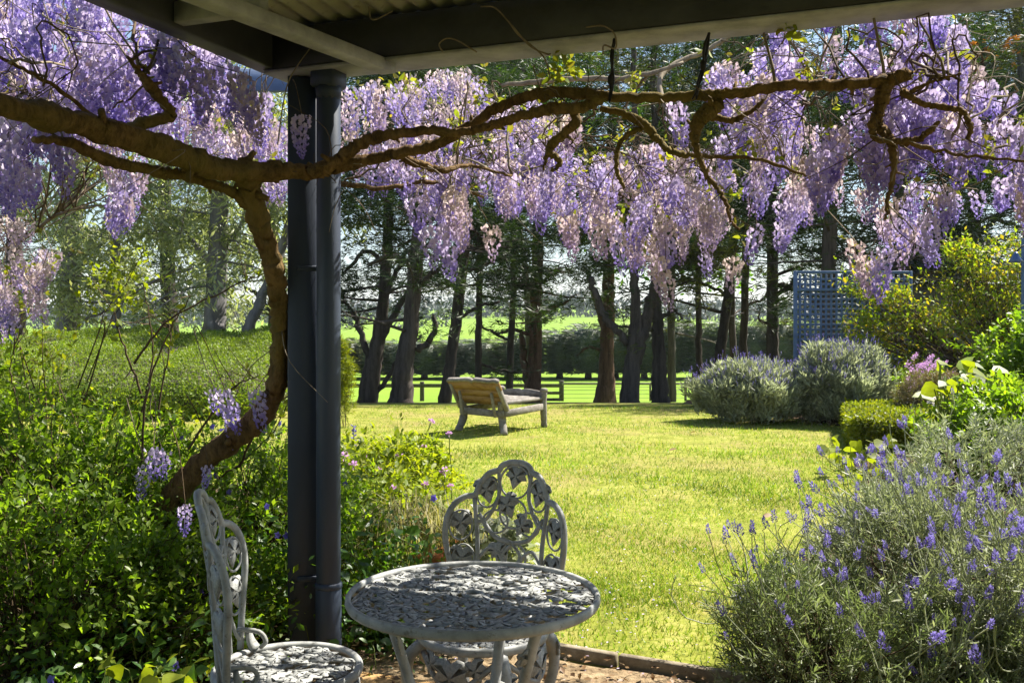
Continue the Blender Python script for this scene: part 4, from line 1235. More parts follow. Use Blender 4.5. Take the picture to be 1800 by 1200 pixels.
def bush(name, label, cat, base, cents, tpl, m, per, ll, tl=.16, stem='twig', sr=.004, droop=.0, group=None, jitter=.6, nstem=.5, z0=.02, upb=.5, fol='foliage', wob=.02, leafpos=(.15, 1.05)):
    """stems rise from the base, each ends in a leafy shoot"""
    base = np.asarray(base, float)
    t = thing(name, base, label, cat, group)
    mb, st = MB(), MB()
    n = len(cents)
    ax = nrm(nrm(cents - (base + [0, 0, .15])) + np.array([0, 0, upb]) + rng.normal(0, .45, (n, 3)))
    L = tl * rng.uniform(.6, 1.35, n)
    f = rng.uniform(*leafpos, (n, per))
    bend = rng.normal(0, .25, (n, 3)) - [0, 0, droop]
    pos = cents[:, None] + ax[:, None] * (f * L[:, None])[..., None] + bend[:, None] * (f ** 2 * L[:, None])[..., None]
    pos = pos + rng.normal(0, wob, pos.shape)
    dr = ax[:, None] * .55 + nrm(rng.normal(size=(n, per, 3))) * 1.0 + [0, 0, .15 - droop]
    sz = ll * rng.uniform(.55, 1.3, (n, per)) * np.interp(f, [0, .7, 1.05], [1, 1, .65])
    pos, dr, sz = pos.reshape(-1, 3), dr.reshape(-1, 3), sz.ravel()
    ok = pos[:, 2] > z0
    fl = nrm(pos[ok] - base) * .6 + [0, 0, .7]
    scatter(mb, tpl, pos[ok], dr[ok], sz[ok], flat=fl)
    mb.build(fol, M[m], t)
    for k in range(n):
        if rng.uniform() < nstem:
            tip = cents[k] + ax[k] * L[k] + bend[k] * L[k]
            b0 = base + rng.normal(0, .06, 3) * [1, 1, 0]
            if rng.uniform() < .7:
                q = cents[k] * .55 + b0 * .45 + rng.normal(0, .05, 3)
                S = spline([q, cents[k] * .85 + q * .15 + rng.normal(0, .02, 3), cents[k], tip], 3)
            else:
                S = spline([b0, b0 * .5 + cents[k] * .5 + [0, 0, .1], cents[k], tip], 3)
            tube(st, S, np.linspace(sr, sr * .3, len(S)), 3, cap=False)
    if st.n:
        st.build('stems', M[stem], t, kind='stuff')
    return t

def head_mesh(name, m, n, size, petal, r=1, kind='ball'):
    """a small flower head of petals"""
    d = nrm(rng.normal(size=(n, 3)) + [0, 0, .5])
    mb = MB(); scatter(mb, SLEAF, d * size * .25, d + rng.normal(0, .3, (n, 3)), petal * rng.uniform(.8, 1.2, n), c=rng.uniform(0, 1, n))
    return mb.mesh(name, m)
def five_petal(name, m, s):
    mb = MB()
    a = np.arange(5) / 5 * 6.283
    scatter(mb, BROAD, np.zeros((5, 3)), np.stack([np.cos(a), np.sin(a), np.full(5, .25)], 1), s * .5, c=.3, flat=np.tile([0, 0, 1.], (5, 1)))
    return mb.mesh(name, m)

# --- left bed
c = np.array([-2.25, 4.3, .44])
cents = np.vstack([ell(c, (.95, .6, .44), 560), ell((-2.5, 4.4, .90), (.30, .35, .32), 80), ell((-1.8, 4.25, .46), (.5, .4, .40), 200), ell((-1.95, 4.4, .74), (.5, .3, .24), 16, .1, .1)])
t = bush('leafy_shrub', 'tall twiggy green shrub filling the left edge under the faded wisteria', 'shrub', (-2.0, 4.4, 0), cents, SLEAF, 'shrub', 24, .042, .20, sr=.005)
c = np.array([-2.75, 4.9, 1.25])
t = bush('leafy_shrub', 'yellow green sunlit shrub rising behind the left twiggy shrub', 'shrub', (-2.6, 5.3, 0), np.vstack([ell((-2.75, 5.3, .40), (.9, .5, .32), 280), ell((-2.0, 5.2, .70), (.35, .3, .26), 20, .1, .1), ell((-2.75, 5.3, 1.05), (.3, .3, .35), 40, .1, .2), ell((-2.05, 4.9, 1.48), (.16, .2, .16), 14, .1, .1)]), SLEAF, 'shrub_bright', 20, .045, .24, sr=.005)
c = np.array([-1.28, 4.5, .40])
t = bush('leafy_shrub', 'green shrub with blue flowers between the vine trunk and the post', 'shrub', (-1.25, 4.6, 0), np.vstack([ell(c, (.52, .55, .40), 520), ell((-1.0, 4.45, .30), (.38, .35, .32), 260)]), SLEAF, 'shrub', 22, .036, .16)
fm = five_petal('flower', M['blue_flower'], .036)
for k in range(26):
    p = ell((-1.25, 4.4, .55), (.5, .3, .38), 1, .1, .9)[0]
    link('flower', fm, t, loc=p, rot=(rng.uniform(.3, 1.4), rng.normal(0, .4), rng.uniform(-1, 1)), scale=rng.uniform(.7, 1.2))
bush('leafy_shrub', 'dark shaded low shrub at the bottom left corner', 'shrub', (-1.75, 3.55, 0), np.vstack([ell((-1.75, 3.6, .34), (.55, .42, .36), 560, .03, .35), ell((-1.35, 3.75, .28), (.4, .35, .28), 300, .03, .35)]), SLEAF, 'shrub', 22, .034, .15)
# long bare shoots above the shrubs
t = thing('bare_stemmed_shrub', (-1.45, 4.5, 0), 'thin dark leafless shoots standing tall before the clipped hedge', 'shrub')
lf = MB()
for pts in ([(215, 900), (240, 760), (268, 640), (262, 560), (252, 500)], [(290, 880), (280, 720), (300, 600), (292, 560)], [(60, 900), (40, 760), (20, 660), (28, 600)], [(250, 860), (256, 700), (300, 580), (335, 520)],
            [(420, 820), (470, 720), (520, 690)], [(330, 790), (400, 690), (452, 660)], [(250, 700), (215, 600), (200, 540)], [(150, 900), (130, 760), (150, 690)], [(345, 860), (400, 830), (470, 770), (505, 715)], [(235, 640), (300, 560), (420, 500), (490, 470)]):
    d = rng.uniform(4.0, 4.6)
    S = spline([at(a, b, d) for a, b in pts], 8); S += rng.normal(0, .003, S.shape); mb = MB()
    tube(mb, S, np.linspace(.006, .002, len(S)), 5)
    idx = rng.integers(len(S) // 2, len(S), 12)
    scatter(lf, SLEAF, S[idx] + rng.normal(0, .015, (12, 3)), rng.normal(size=(12, 3)), rng.uniform(.02, .05, 12))
    for q in range(5):
        a = S[int(rng.integers(4, len(S)))]; e = nrm(rng.normal(0, 1, 3) + [0, 0, .5]) * rng.uniform(.06, .2)
        tube(mb, [a, a + e * .6, a + e + [0, 0, .01]], [.0025, .002, .001], 3)
    mb.build('stem', M['twig'], t)
lf.build('foliage', M['shrub_bright'], t)

# large-leaved periwinkle along the front of the bed: big leaves are parts of their own
def leaf_part(name, tpl, m):
    mb = MB(); mb.add(tpl[0], [np.asarray(f) for f in tpl[1]]); return mb.mesh(name, m, smooth=True)
PERI = leaf_part('leaf', (BROAD[0] * [.85, 1, 1], BROAD[1]), M['peri'])
def trailing(label, base, spots, nleaf, lsz, nfl, seed, small=2200, name='periwinkle', m='peri', spread=(.10, .10)):
    t = thing(name, base, label, 'plant')
    lm = PERI if m == 'peri' else leaf_part('leaf', BROAD, M[m])
    st = MB()
    spots = np.asarray(spots)
    for k in range(nleaf):
        c = spots[int(rng.integers(0, len(spots)))] + rng.normal(0, 1, 3) * [spread[0], spread[1], .06]
        c[2] = max(c[2], .04)
        y = nrm(rng.normal(0, 1, 3) * [1, 1, .4] + [.2, -.5, -.05]); z = nrm(rng.normal(0, .45, 3) + [0, -.35, .8])
        s = lsz * rng.uniform(.6, 1.25)
        o = link('leaf', lm, t)
        mt = mat3(y, z).to_4x4() @ Matrix.Diagonal((s, s, s, 1)); mt.translation = Vector(c - BASE[t.name]); o.matrix_basis = mt
        tube(st, [c, c - y * .03 - [0, 0, .02], c - y * .05 - [0, 0, .10]], [.0018, .002, .0022], 3, cap=False)
    mb = MB()
    idx = rng.integers(0, len(spots), small)
    pos = spots[idx] * [1, 1, .8] + rng.normal(0, 1, (small, 3)) * [spread[0] * 1.3, spread[1] * 1.3, .09]
    pos[:, 2] = np.maximum(pos[:, 2], .02)
    scatter(mb, LEAF, pos, rng.normal(size=(small, 3)) + [0, 0, .3], lsz * rng.uniform(.35, .75, small), flat=np.tile([0, -.3, .9], (small, 1)))
    mb.build('foliage', M[m], t); st.build('stems', M['green_stem'], t, kind='stuff')
    for k in range(nfl):
        c = spots[int(rng.integers(0, len(spots)))] + [rng.normal(0, .12), rng.normal(-.04, .05), rng.uniform(.05, .15)]
        link('flower', fm, t, loc=c, rot=(rng.uniform(.6, 1.5), rng.normal(0, .4), rng.uniform(-.8, .8)), scale=rng.uniform(.9, 1.25))
    return t
spots = np.vstack([np.stack([rng.uniform(-1.75, -.95, 60), rng.uniform(3.1, 3.9, 60), rng.uniform(.10, .30, 60)], 1), np.stack([rng.uniform(-1.1, -.82, 24), rng.uniform(3.9, 4.3, 24), rng.uniform(.12, .55, 24)], 1)])
trailing('glossy broad leaved periwinkle with blue flowers behind the side-on chair', (-1.3, 3.5, 0), spots, 170, .062, 9, 1, spread=(.12, .10))
spots = np.stack([rng.uniform(-.72, -.40, 40), rng.uniform(3.95, 4.55, 40), rng.uniform(.08, .52, 40)], 1)
trailing('broad leaved periwinkle climbing at the right foot of the post', (-.58, 4.2, 0), spots, 80, .055, 4, 2, small=1400, spread=(.07, .08))
spots = np.stack([rng.uniform(-1.22, -1.0, 14), rng.uniform(2.85, 3.1, 14), rng.uniform(.10, .26, 14)], 1)
trailing('bright large leaved plant at the bottom edge left of the side-on chair', (-1.1, 2.98, 0), spots, 60, .085, 2, 3, small=240, name='broad_leaved_plant', m='shrub_bright', spread=(.08, .06))

# rocks and a mossy log edging the bed
def rock(label, c, s, seed):
    bm = bmesh.new(); bmesh.ops.create_icosphere(bm, subdivisions=3, radius=1)
    r = np.random.default_rng(seed)
    k = r.normal(size=(6, 3)); ph = r.uniform(0, 6, 6)
    for v in bm.verts:
        p = np.array(v.co)
        q = np.sign(p) * np.abs(p) ** .75
        v.co = Vector(q * s * (1 + .07 * sum(math.sin(np.dot(k[i] * 1.6, p) + ph[i]) for i in range(6)) * .6))
    me = bpy.data.meshes.new('rock'); bm.to_mesh(me); bm.free(); me.materials.append(M['rock'])
    for p in me.polygons: p.use_smooth = True
    o = link('sandstone_rock', me, loc=c); tag(o, label, 'rock', 'stones edging the left bed'); return o
rock('tawny sandstone block half buried in the lower left plants', (-1.28, 3.28, .07), np.array([.16, .12, .10]), 3)
rock('small sandstone lump beside the left chair legs among leaves', (-.98, 3.35, .04), np.array([.10, .09, .06]), 5)
mb = MB(); S = spline([[-1.35, 2.78, .05], [-1.12, 3.02, .06], [-.95, 3.30, .05]], 6); tube(mb, S, .05, 9, lump=.09)
o = mb.build('log', M['vine_bark'], smooth=True); tag(o, 'mossy log edging the bed at the bottom left', 'log')

# --- geranium clump right of the post
cents = np.vstack([ell((-.95, 5.9, .28), (.50, 1.0, .30), 520, .03, .4), ell((-.72, 6.6, .30), (.32, .5, .26), 160, .03)])
g = bush('geranium', 'bright green geranium clump with pink flowers right of the post', 'plant', (-.85, 6.0, 0), cents, LEAF, 'shrub_bright', 15, .055, .13, stem='green_stem')
pk = head_mesh('flower', M['pink_flower'], 22, .03, .024)
st = MB()
for (px, py, d) in ((790, 763, 6.4), (758, 742, 6.6), (605, 802, 5.2), (622, 817, 5.2), (745, 786, 6.2), (703, 800, 5.9), (782, 828, 6.3), (793, 855, 6.0), (640, 805, 6.2), (668, 826, 5.8), (748, 852, 5.6), (690, 860, 5.4)):
    p = at(px, py, d)
    link('flower', pk, g, loc=p, rot=(rng.uniform(0, .8), rng.normal(0, .3), 0), scale=rng.uniform(.8, 1.25))
    q = p + [rng.normal(0, .05), rng.normal(0, .05), -.26]
    S = spline([p, p * .5 + q * .5 + rng.normal(0, .015, 3), q], 4); tube(st, S, .0035, 4)
    sc = MB()
    kk = 10
st.build('stalks', M['green_stem'], g, kind='stuff')
cents = np.array([at(765 + rng.normal(0, 12), rng.uniform(765, 850), 6.5) for _ in range(26)])
mb = MB(); pos = np.repeat(cents, 7, 0) + rng.normal(0, .02, (182, 3)); scatter(mb, LEAF, pos, rng.normal(size=(182, 3)), rng.uniform(.03, .06, 182)); mb.build('foliage', M['shrub_bright'], g)

# grass tuft spilling over a terracotta pot
pot = thing('terracotta_pot', (-.40, 4.72, 0), 'low terracotta pot half hidden by grass behind the rear chair', 'pot')
mb = MB()
S = [(.125, 0), (.15, .12), (.17, .24), (.172, .25), (.19, .252), (.19, .30), (.175, .302), (.165, .27), (.02, .26)]
tube(mb, [[-.40, 4.72, z + .02] for r, z in S], [r for r, z in S], 24); mb.build('bowl', M['terracotta'], pot, smooth=False)
gt = thing('grass_tuft', (-.46, 4.75, .25), 'straw tinted grass tuft arching over the terracotta pot', 'grass')
mb = MB(); st = MB()
n = 900
for k in range(n):
    b = np.array([-.48 + rng.normal(0, .13), 4.75 + rng.normal(0, .12), .18 + rng.uniform(0, .1)])
    a = rng.uniform(0, 6.28); L = rng.uniform(.16, .42); o_ = np.array([math.cos(a), math.sin(a), 0]) * rng.uniform(.3, 1.0)
    p1 = b + o_ * L * .35 + [0, 0, L * .7]; p2 = b + o_ * L * .95 + [0, 0, L * rng.uniform(.25, .85)]
    w = np.array([-o_[1], o_[0], 0]); w = nrm(w) * .0028
    V = np.array([b - w, b + w, p1 + w, p1 - w, p2])
    mb.add(V, [np.array([[0, 1, 2, 3]]), np.array([[3, 2, 4]])])
mb.build('blades', M['tuft'], gt, kind='stuff')
bush('silver_leaved_plant', 'pale silver leaved plant beside the pot behind the rear chair', 'plant', (-.10, 4.75, 0), ell((-.10, 4.7, .22), (.17, .14, .16), 60), BROAD, 'lav_leaf', 9, .06, .09, stem='green_stem')
bush('low_weeds', 'low green weeds at the edge of the dirt behind the table legs', 'weeds', (-.38, 4.25, 0), ell((-.36, 4.28, .07), (.22, .14, .09), 90), NARROW, 'shrub', 12, .09, .08, nstem=0)
for (px, top, bot, d, lab) in ((622, 748, 800, 6.9, 'slender blue flower spike standing left of the geranium, nearer the post'), (637, 772, 830, 6.7, 'short blue flower spike between the post and geranium')):
    t = thing('blue_flower_spike', at(px, bot + 60, d), lab, 'flower', 'blue spikes by the post')
    a, b = at(px, top, d), at(px + 1, bot + 60, d)
    mb = MB(); tube(mb, [b, (a + b) / 2, a], .004, 5); mb.build('stalk', M['green_stem'], t)
    mb = MB(); k = 60; f = rng.uniform(0, 1, k); az = rng.uniform(0, 6.28, k)
    scatter(mb, SLEAF, a + (at(px, bot, d) - a) * f[:, None], np.stack([np.cos(az), np.sin(az), np.full(k, .6)], 1), .028, c=f); mb.build('florets', M['lav_flower'], t)

# --- clipped hedge on the left: dark core, leafy skin
def skin(prof_fn, x0, x1, n, seed=0, ends=(True, True)):
    """points and outward normals on a mound: prof_fn(s) -> (y, z) along the cross-section, tapering at the ends"""
    x = rng.uniform(x0, x1, n); s = rng.uniform(0, 1, n)
    e = 1.0
    tap = np.ones(n)
    for q, (xe, on) in enumerate(((x0, ends[0]), (x1, ends[1]))):
        if on:
            u = np.clip(np.abs(x - xe) / e, 0, 1); tap = np.minimum(tap, np.sqrt(1 - (1 - u) ** 2))
    y, z = prof_fn(s)
    y2, z2 = prof_fn(np.minimum(s + .01, 1)); y1, z1 = prof_fn(np.maximum(s - .01, 0))
    ty, tz = y2 - y1, z2 - z1
    nn = nrm(np.stack([np.zeros(n), -tz, ty], 1))
    ym = (prof_fn(np.array([0.]))[0][0] + prof_fn(np.array([1.]))[0][0]) / 2
    wob = .05 * np.sin(x * 2.3) + .04 * np.sin(x * 5.1 + s * 9) + .03 * np.sin(s * 21 + x)
    return np.stack([x, ym + (y - ym) * (.35 + .65 * tap), z * tap], 1) + nn * wob[:, None], nn
HP = [(0, 14.25, -.02), (.10, 14.10, .30), (.17, 14.22, .52), (.24, 14.7, .70), (.36, 15.9, .88), (.55, 17.6, 1.08), (.74, 19.2, 1.27), (.86, 20.0, 1.33), (.92, 20.5, 1.15), (1, 20.7, -.3)]
def hp(s):
    return np.interp(s, [p[0] for p in HP], [p[1] for p in HP]), .95 * np.interp(s, [p[0] for p in HP], [p[2] for p in HP])
hd = thing('clipped_hedge', (-6, 16, 0), 'broad clipped green hedge sloping up behind the left shrubs', 'hedge')
mb = MB()
X = np.linspace(-13, -3.62, 40); Sg = np.linspace(0, 1, 24)
V = []
for x in X:
    u = np.clip(abs(x + 3.62) / 1.0, 0, 1); tp_ = math.sqrt(max(0, 1 - (1 - u) ** 2))
    y, z = hp(Sg)
    V.append(np.stack([np.full(24, x), 17.4 + (y - 17.4) * (.33 + .62 * tp_), z * tp_ * .95 - .02], 1))
i, j = np.meshgrid(np.arange(39), np.arange(23), indexing='ij'); a = i * 24 + j
mb.add(np.concatenate(V), np.stack([a, a + 24, a + 25, a + 1], -1).reshape(-1, 4)); mb.build('inner_branches', M['cyp_bark'], hd, smooth=True)
P, N = skin(hp, -9.5, -3.55, 115000, ends=(False, True))
P += N * rng.uniform(-.05, .05, (len(P), 1))
mb = MB(); scatter(mb, SLEAF, P, N * .25 + rng.normal(0, .5, P.shape), rng.uniform(.030, .058, len(P)), flat=N * 2)
mb.build('leaves', M['hedge'], hd)
bush('dwarf_conifer', 'small golden green conifer just right of the post by the hedge end', 'conifer', at(598, 735, 13.2) * [1, 1, 0], ell(at(598, 668, 13.2) + [0, 0, -.05], (.16, .17, .55), 420, .02, .3), SPRAY, 'box', 10, .085, .10, upb=1.2, nstem=.1)

# --- low box hedge and clipped balls on the right
bh = thing('box_hedge', (4.4, 11.9, 0), 'low clipped golden box hedge at the right edge of the lawn', 'hedge')
x0, x1, y0, y1, zt = 3.70, 5.8, 10.5, 13.1, .33
mb = MB(); box(mb, ((x0 + x1) / 2, (y0 + y1) / 2, zt / 2 - .02), (x1 - x0 - .14, y1 - y0 - .14, zt - .04), ch=.05); mb.v[-1] = mb.v[-1] + np.outer((mb.v[-1][:, 1] - y0) * .31, [1, 0, 0]); mb.build('inner_branches', M['cyp_bark'], bh)
def boxskin(n):
    f = rng.uniform(0, 1, n)
    at_, af, al = (x1 - x0) * (y1 - y0), (x1 - x0) * zt * 1.6, (y1 - y0) * zt * 1.6
    tot = at_ + af + al
    x = rng.uniform(x0, x1, n); y = rng.uniform(y0, y1, n); z = rng.uniform(0, zt, n)
    N = np.zeros((n, 3))
    k1 = f < at_ / tot; k2 = (~k1) & (f < (at_ + af) / tot); k3 = ~(k1 | k2)
    N[k1] = [0, 0, 1]; z[k1] = zt; N[k2] = [0, -1, 0]; y[k2] = y0; N[k3] = [-1, 0, 0]; x[k3] = x0
    p = np.stack([x, y, z], 1)
    # round the front-left corner
    cx, cy_ = x0 + .35, y0 + .35
    m = (p[:, 0] < cx) & (p[:, 1] < cy_)
    v = p[m][:, :2] - [cx, cy_]; L = np.linalg.norm(v, axis=1, keepdims=True)
    q = np.minimum(L, .35) if False else np.where(L > .35, .35, L)
    p[m, 0:2] = [cx, cy_] + v / np.maximum(L, 1e-6) * q
    N[m & ~k1, :2] = nrm(v)[~k1[m]]
    return p, N
P, N = boxskin(30000)
P += N * rng.uniform(-.03, .03, (len(P), 1)) + rng.normal(0, .012, P.shape)
P[:, 0] += (P[:, 1] - y0) * .31
mb = MB(); scatter(mb, SLEAF, P, N * .6 + rng.normal(0, .6, P.shape), rng.uniform(.035, .062, len(P)), flat=N); mb.build('leaves', M['box'], bh)
for (px, py, d, r, lab) in ((1556, 688, 13.6, .15, 'small clipped box ball left of the pink plumes'), (1585, 677, 14.4, .16, 'small clipped box ball nearest the pink plumes')):
    p = at(px, py, d)
    t = bush('box_ball', lab, 'shrub', (p[0], p[1], 0), ell(p, (r, r, r * .85), 220, .02, .6, 0), SLEAF, 'box', 9, .05, .05, nstem=.2, group='clipped box balls')
    mb = MB(); tube(mb, [[p[0], p[1], 0], [p[0], p[1], p[2]]], .02, 6); mb.build('trunk', M['twig'], t)

# --- lavender
def spike_mesh(name, L, r, m, n, seed):
    rr = np.random.default_rng(seed)
    f = (np.arange(n) + rr.uniform(0, 1, n)) / n; az = np.arange(n) * 2.4
    rad = r * np.sin(np.clip(f * .8 + .15, 0, 1) * math.pi) ** .6
    pos = np.stack([np.cos(az) * rad * .5, np.sin(az) * rad * .5, f * L], 1)
    dr = np.stack([np.cos(az), np.sin(az), np.interp(f, [0, .8, 1], [.5, 1.1, 3])], 1)
    mb = MB(); scatter(mb, SLEAF, pos, dr, r * rr.uniform(.9, 1.5, n) * np.interp(f, [0, .85, 1], [1, .9, 1.5]), c=1 - f + rr.uniform(-.2, .2, n))
    return mb if m is None else mb.mesh(name, m)
SP = [spike_mesh('flower_spike', .042, .011, M['lav_flower'], 34, 1), spike_mesh('flower_spike', .034, .010, M['lav_flower'], 28, 2), spike_mesh('flower_spike', .05, .011, M['lav_flower'], 38, 3)]

def fg_lavender(label, base, parts, ntuft, per, ll, nspike, m, spike_h, facing, seed, curls=0):
    """a big near lavender: leafy tufts over woody stems, each long stalk ends in a flower spike (a part)"""
    t = thing('lavender_bush', base, label, 'lavender')
    base = np.asarray(base, float)
    cents = np.vstack([ell(c, r, int(ntuft * w), .03, sh) for c, r, w, sh in parts])
    mb, st, wd = MB(), MB(), MB()
    n = len(cents)
    ax = nrm(nrm(cents - base - [0, 0, .1]) * .8 + [0, 0, .5] + rng.normal(0, .35, (n, 3)))
    f = rng.uniform(-.2, 1, (n, per))
    L = rng.uniform(.06, .13, n)
    pos = (cents[:, None] + ax[:, None] * (f * L[:, None])[..., None] + rng.normal(0, .006, (n, per, 3))).reshape(-1, 3)
    dr = (ax[:, None] * .8 + nrm(rng.normal(size=(n, per, 3))) * .8).reshape(-1, 3)
    ok = pos[:, 2] > .02
    scatter(mb, NARROW, pos[ok], dr[ok], (ll * rng.uniform(.6, 1.3, n * per))[ok])
    mb.build('foliage', M[m], t)
    for k in range(n):
        if rng.uniform() < .4:
            q = cents[k] - ax[k] * rng.uniform(.12, .3) + rng.normal(0, .03, 3)
            tube(wd, [q, cents[k] - ax[k] * .05, cents[k] + ax[k] * .05], [.003, .0022, .0012], 3, cap=False)
    wd.build('woody_stems', M['twig'], t, kind='stuff')
    # stalks from the outermost tufts
    out = np.argsort(-(np.dot(cents - base, facing) + rng.normal(0, .34, n)))
    for k in range(nspike):
        c = cents[out[k % n]]
        a = nrm(ax[out[k % n]] * .5 + [0, 0, .7] + rng.normal(0, .33, 3))
        Ls = spike_h * rng.uniform(.4, 1.25)
        mid = c + a * Ls * .55 + rng.normal(0, .02, 3); tip = c + a * Ls + rng.normal(0, .03, 3)
        S = spline([c, mid, tip], 3)
        tube(st, S, [.0021] * len(S), 3, cap=False)
        d_ = nrm(S[-1] - S[-2] + [0, 0, .02])
        o = link('flower_spike', SP[k % 3], t)
        s = rng.uniform(.6, 1.05)
        mt = Vector(d_).to_track_quat('Z', 'Y').to_matrix().to_4x4() @ Matrix.Diagonal((s, s, s, 1)); mt.translation = Vector(tip - base); o.matrix_basis = mt
    for k in range(nspike):                                       # stalks without a head
        c = cents[out[int(rng.integers(0, n))]]; a = nrm(nrm(c - base) * .5 + [0, 0, .6] + rng.normal(0, .4, 3)); Ls = spike_h * rng.uniform(.4, 1.0)
        tube(st, spline([c, c + a * Ls * .5 + rng.normal(0, .02, 3), c + a * Ls + rng.normal(0, .03, 3)], 3), .0016, 3, cap=False)
    for k in range(curls):                                        # old pale stems that flop and curl up again
        c = cents[out[int(rng.integers(0, max(2, n // 2)))]]
        e = nrm(rng.normal(0, 1, 3) * [1, .6, .3] + [-.5, -.4, 0])
        L0 = rng.uniform(.12, .32)
        S = spline([c, c + e * L0 * .5 + [0, 0, -.05], c + e * L0 + [0, 0, rng.uniform(-.06, .03)], c + e * L0 * 1.15 + [0, 0, .10], c + e * L0 * 1.1 + [0, 0, .16]], 5)
        S += rng.normal(0, .003, S.shape)
        tube(st, S, np.linspace(.0028, .0018, len(S)), 4)
    st.build('stalks', M['lav_stalk'], t, kind='stuff')
    return t
fg_lavender('big sprawling lavender full of purple spikes in the right foreground', (1.85, 4.1, 0),
            [((1.78, 4.1, .28), (.56, .7, .36), 1.0, .4), ((2.6, 4.9, .46), (.8, .9, .36), .6, .5), ((1.80, 3.2, .28), (.5, .5, .36), .7, .4)], 1050, 24, .046, 290, 'lav_near', .30, np.array([-.35, -.25, .9]), 1, 80)
fg_lavender('low grey green lavender spilling onto the lawn edge, nearest the table', (1.1, 3.55, 0),
            [((1.12, 3.68, .17), (.31, .44, .24), 1.0, .2), ((1.40, 3.2, .20), (.33, .4, .25), .8, .3)], 470, 26, .042, 90, 'lav_green', .30, np.array([-.5, -.2, .7]), 2, 14)

def mid_lavender(label, c, r, seed):
    c = np.asarray(c, float)
    t = thing('silver_lavender', (c[0], c[1], 0), label, 'lavender', 'silver lavenders behind the lawn')
    cents = ell((c[0], c[1], r[2] * .50), (r[0], r[1], r[2] * .52), 1300, .02, .6, .1)
    n = len(cents); base = np.array([c[0], c[1], 0])
    ax = nrm(nrm(cents - base - [0, 0, .1]) * .5 + [0, 0, .9] + rng.normal(0, .3, (n, 3)))
    per = 20
    f = rng.uniform(-.6, 1, (n, per))
    pos = (cents[:, None] + ax[:, None] * (f * .13)[..., None] + rng.normal(0, .02, (n, per, 3))).reshape(-1, 3)
    dr = (ax[:, None] + nrm(rng.normal(size=(n, per, 3))) * .7).reshape(-1, 3)
    ok = pos[:, 2] > .0
    mb = MB(); scatter(mb, (NARROW[0] * [1.6, 1, 1], NARROW[1]), pos[ok], dr[ok], rng.uniform(.06, .12, ok.sum())); mb.build('foliage', M['lav_leaf'], t)
    st, sp = MB(), MB()
    top = cents[cents[:, 2] > r[2] * .45]
    k = rng.integers(0, len(top), 620)
    for q in k:
        p0 = top[q]; a = nrm(rng.normal(0, .22, 3) + [0, 0, 1] + nrm(p0 - base) * .3); tip = p0 + a * rng.uniform(.14, .30)
        tube(st, [p0, (p0 + tip) / 2, tip], [.004, .0035, .003], 3, cap=False)
        scatter(sp, SLEAF, np.repeat(tip[None], 5, 0) + a * np.array([[-.01], [.01], [.02], [.03], [.045]]), np.tile(a, (5, 1)) + rng.normal(0, .4, (5, 3)), .020, c=rng.uniform(0, 1, 5))
    st.build('stalks', M['lav_stalk'], t, kind='stuff'); sp.build('flower_spikes', M['lav_flower'], t, kind='stuff')
mid_lavender('lower silver lavender mound at the far right of the lawn', at(1322, 745, 13.9), (.80, .65, .70), 1)
mid_lavender('taller silver lavender mound in front of the lattice trellis', at(1474, 745, 13.7), (.68, .65, .96), 2)

# --- the mixed border behind the box hedge
p = at(1640, 705, 12.2)
bush('heath_bush', 'brown twiggy heath dome behind the box hedge', 'shrub', (p[0], p[1], 0), ell((p[0], p[1], .38), (.42, .35, .36), 420, .03, .4), NARROW, 'heath', 18, .07, .12)
p = at(1618, 655, 12.8)
t = bush('pink_plume_plant', 'pink plumed plant leaning over the heath dome', 'plant', (p[0], p[1], 0), ell((p[0], p[1], .55), (.35, .25, .25), 60), LEAF, 'shrub', 8, .06, .1)
pl = [MB() for _ in range(1)][0]
scatter(pl, SLEAF, np.stack([rng.normal(0, .012, 60), rng.normal(0, .012, 60), rng.uniform(0, .26, 60)], 1), rng.normal(size=(60, 3)) + [0, 0, .6], .032, c=rng.uniform(0, 1, 60)); plm = pl.mesh('flower', M['pink_flower'])
for k in range(34):
    q = at(rng.uniform(1588, 1655), rng.uniform(640, 690), 12.8 + rng.normal(0, .15))
    link('flower', plm, t, loc=q, rot=(rng.normal(0, .25), .9 + rng.normal(0, .25), rng.normal(-.2, .2)), scale=rng.uniform(.6, 1.1))
p = at(1643, 706, 10.2)
t = bush('white_rose', 'rose bush with one white bloom above the box hedge', 'rose', (p[0] + .1, p[1], 0), ell((p[0] + .15, p[1], .35), (.30, .25, .3), 110, .03, .3), LEAF, 'shrub_bright', 9, .05, .12)
rm = head_mesh('flower', M['white_flower'], 26, .05, .055); link('flower', rm, t, loc=p, rot=(.9, 0, 0), scale=1.25)
# large-leaved hollyhock
HOL = leaf_part('leaf', (BROAD[0] * [1.1, 1, 1.2], BROAD[1]), M['shrub_bright'])
HOLP = leaf_part('leaf', (BROAD[0] * [1.1, 1, 1.2], BROAD[1]), M['lav_green'])
t = thing('hollyhock', (4.1, 9.0, 0), 'hollyhock with big pale round leaves behind the purple lavender', 'plant')
st = MB()
for k in range(64):
    q = at(rng.uniform(1640, 1765), rng.uniform(640, 780), rng.uniform(8.6, 9.4))
    y = nrm(rng.normal(0, 1, 3) * [1, .7, .4]); z = nrm(rng.normal(0, .5, 3) + [.1, -.2, .8]); s = rng.uniform(.10, .21)
    o = link('leaf', HOL if k % 4 else HOLP, t); mt = mat3(y, z).to_4x4() @ Matrix.Diagonal((s, s, s, 1)); mt.translation = Vector(q - BASE[t.name]); o.matrix_basis = mt
    b = np.array([4.1 + rng.normal(0, .12), 9.0 + rng.normal(0, .1), .05])
    tube(st, spline([b, b * .5 + q * .5 + [0, 0, .12], q], 3), .006, 4, cap=False)
st.build('stalks', M['green_stem'], t, kind='stuff')
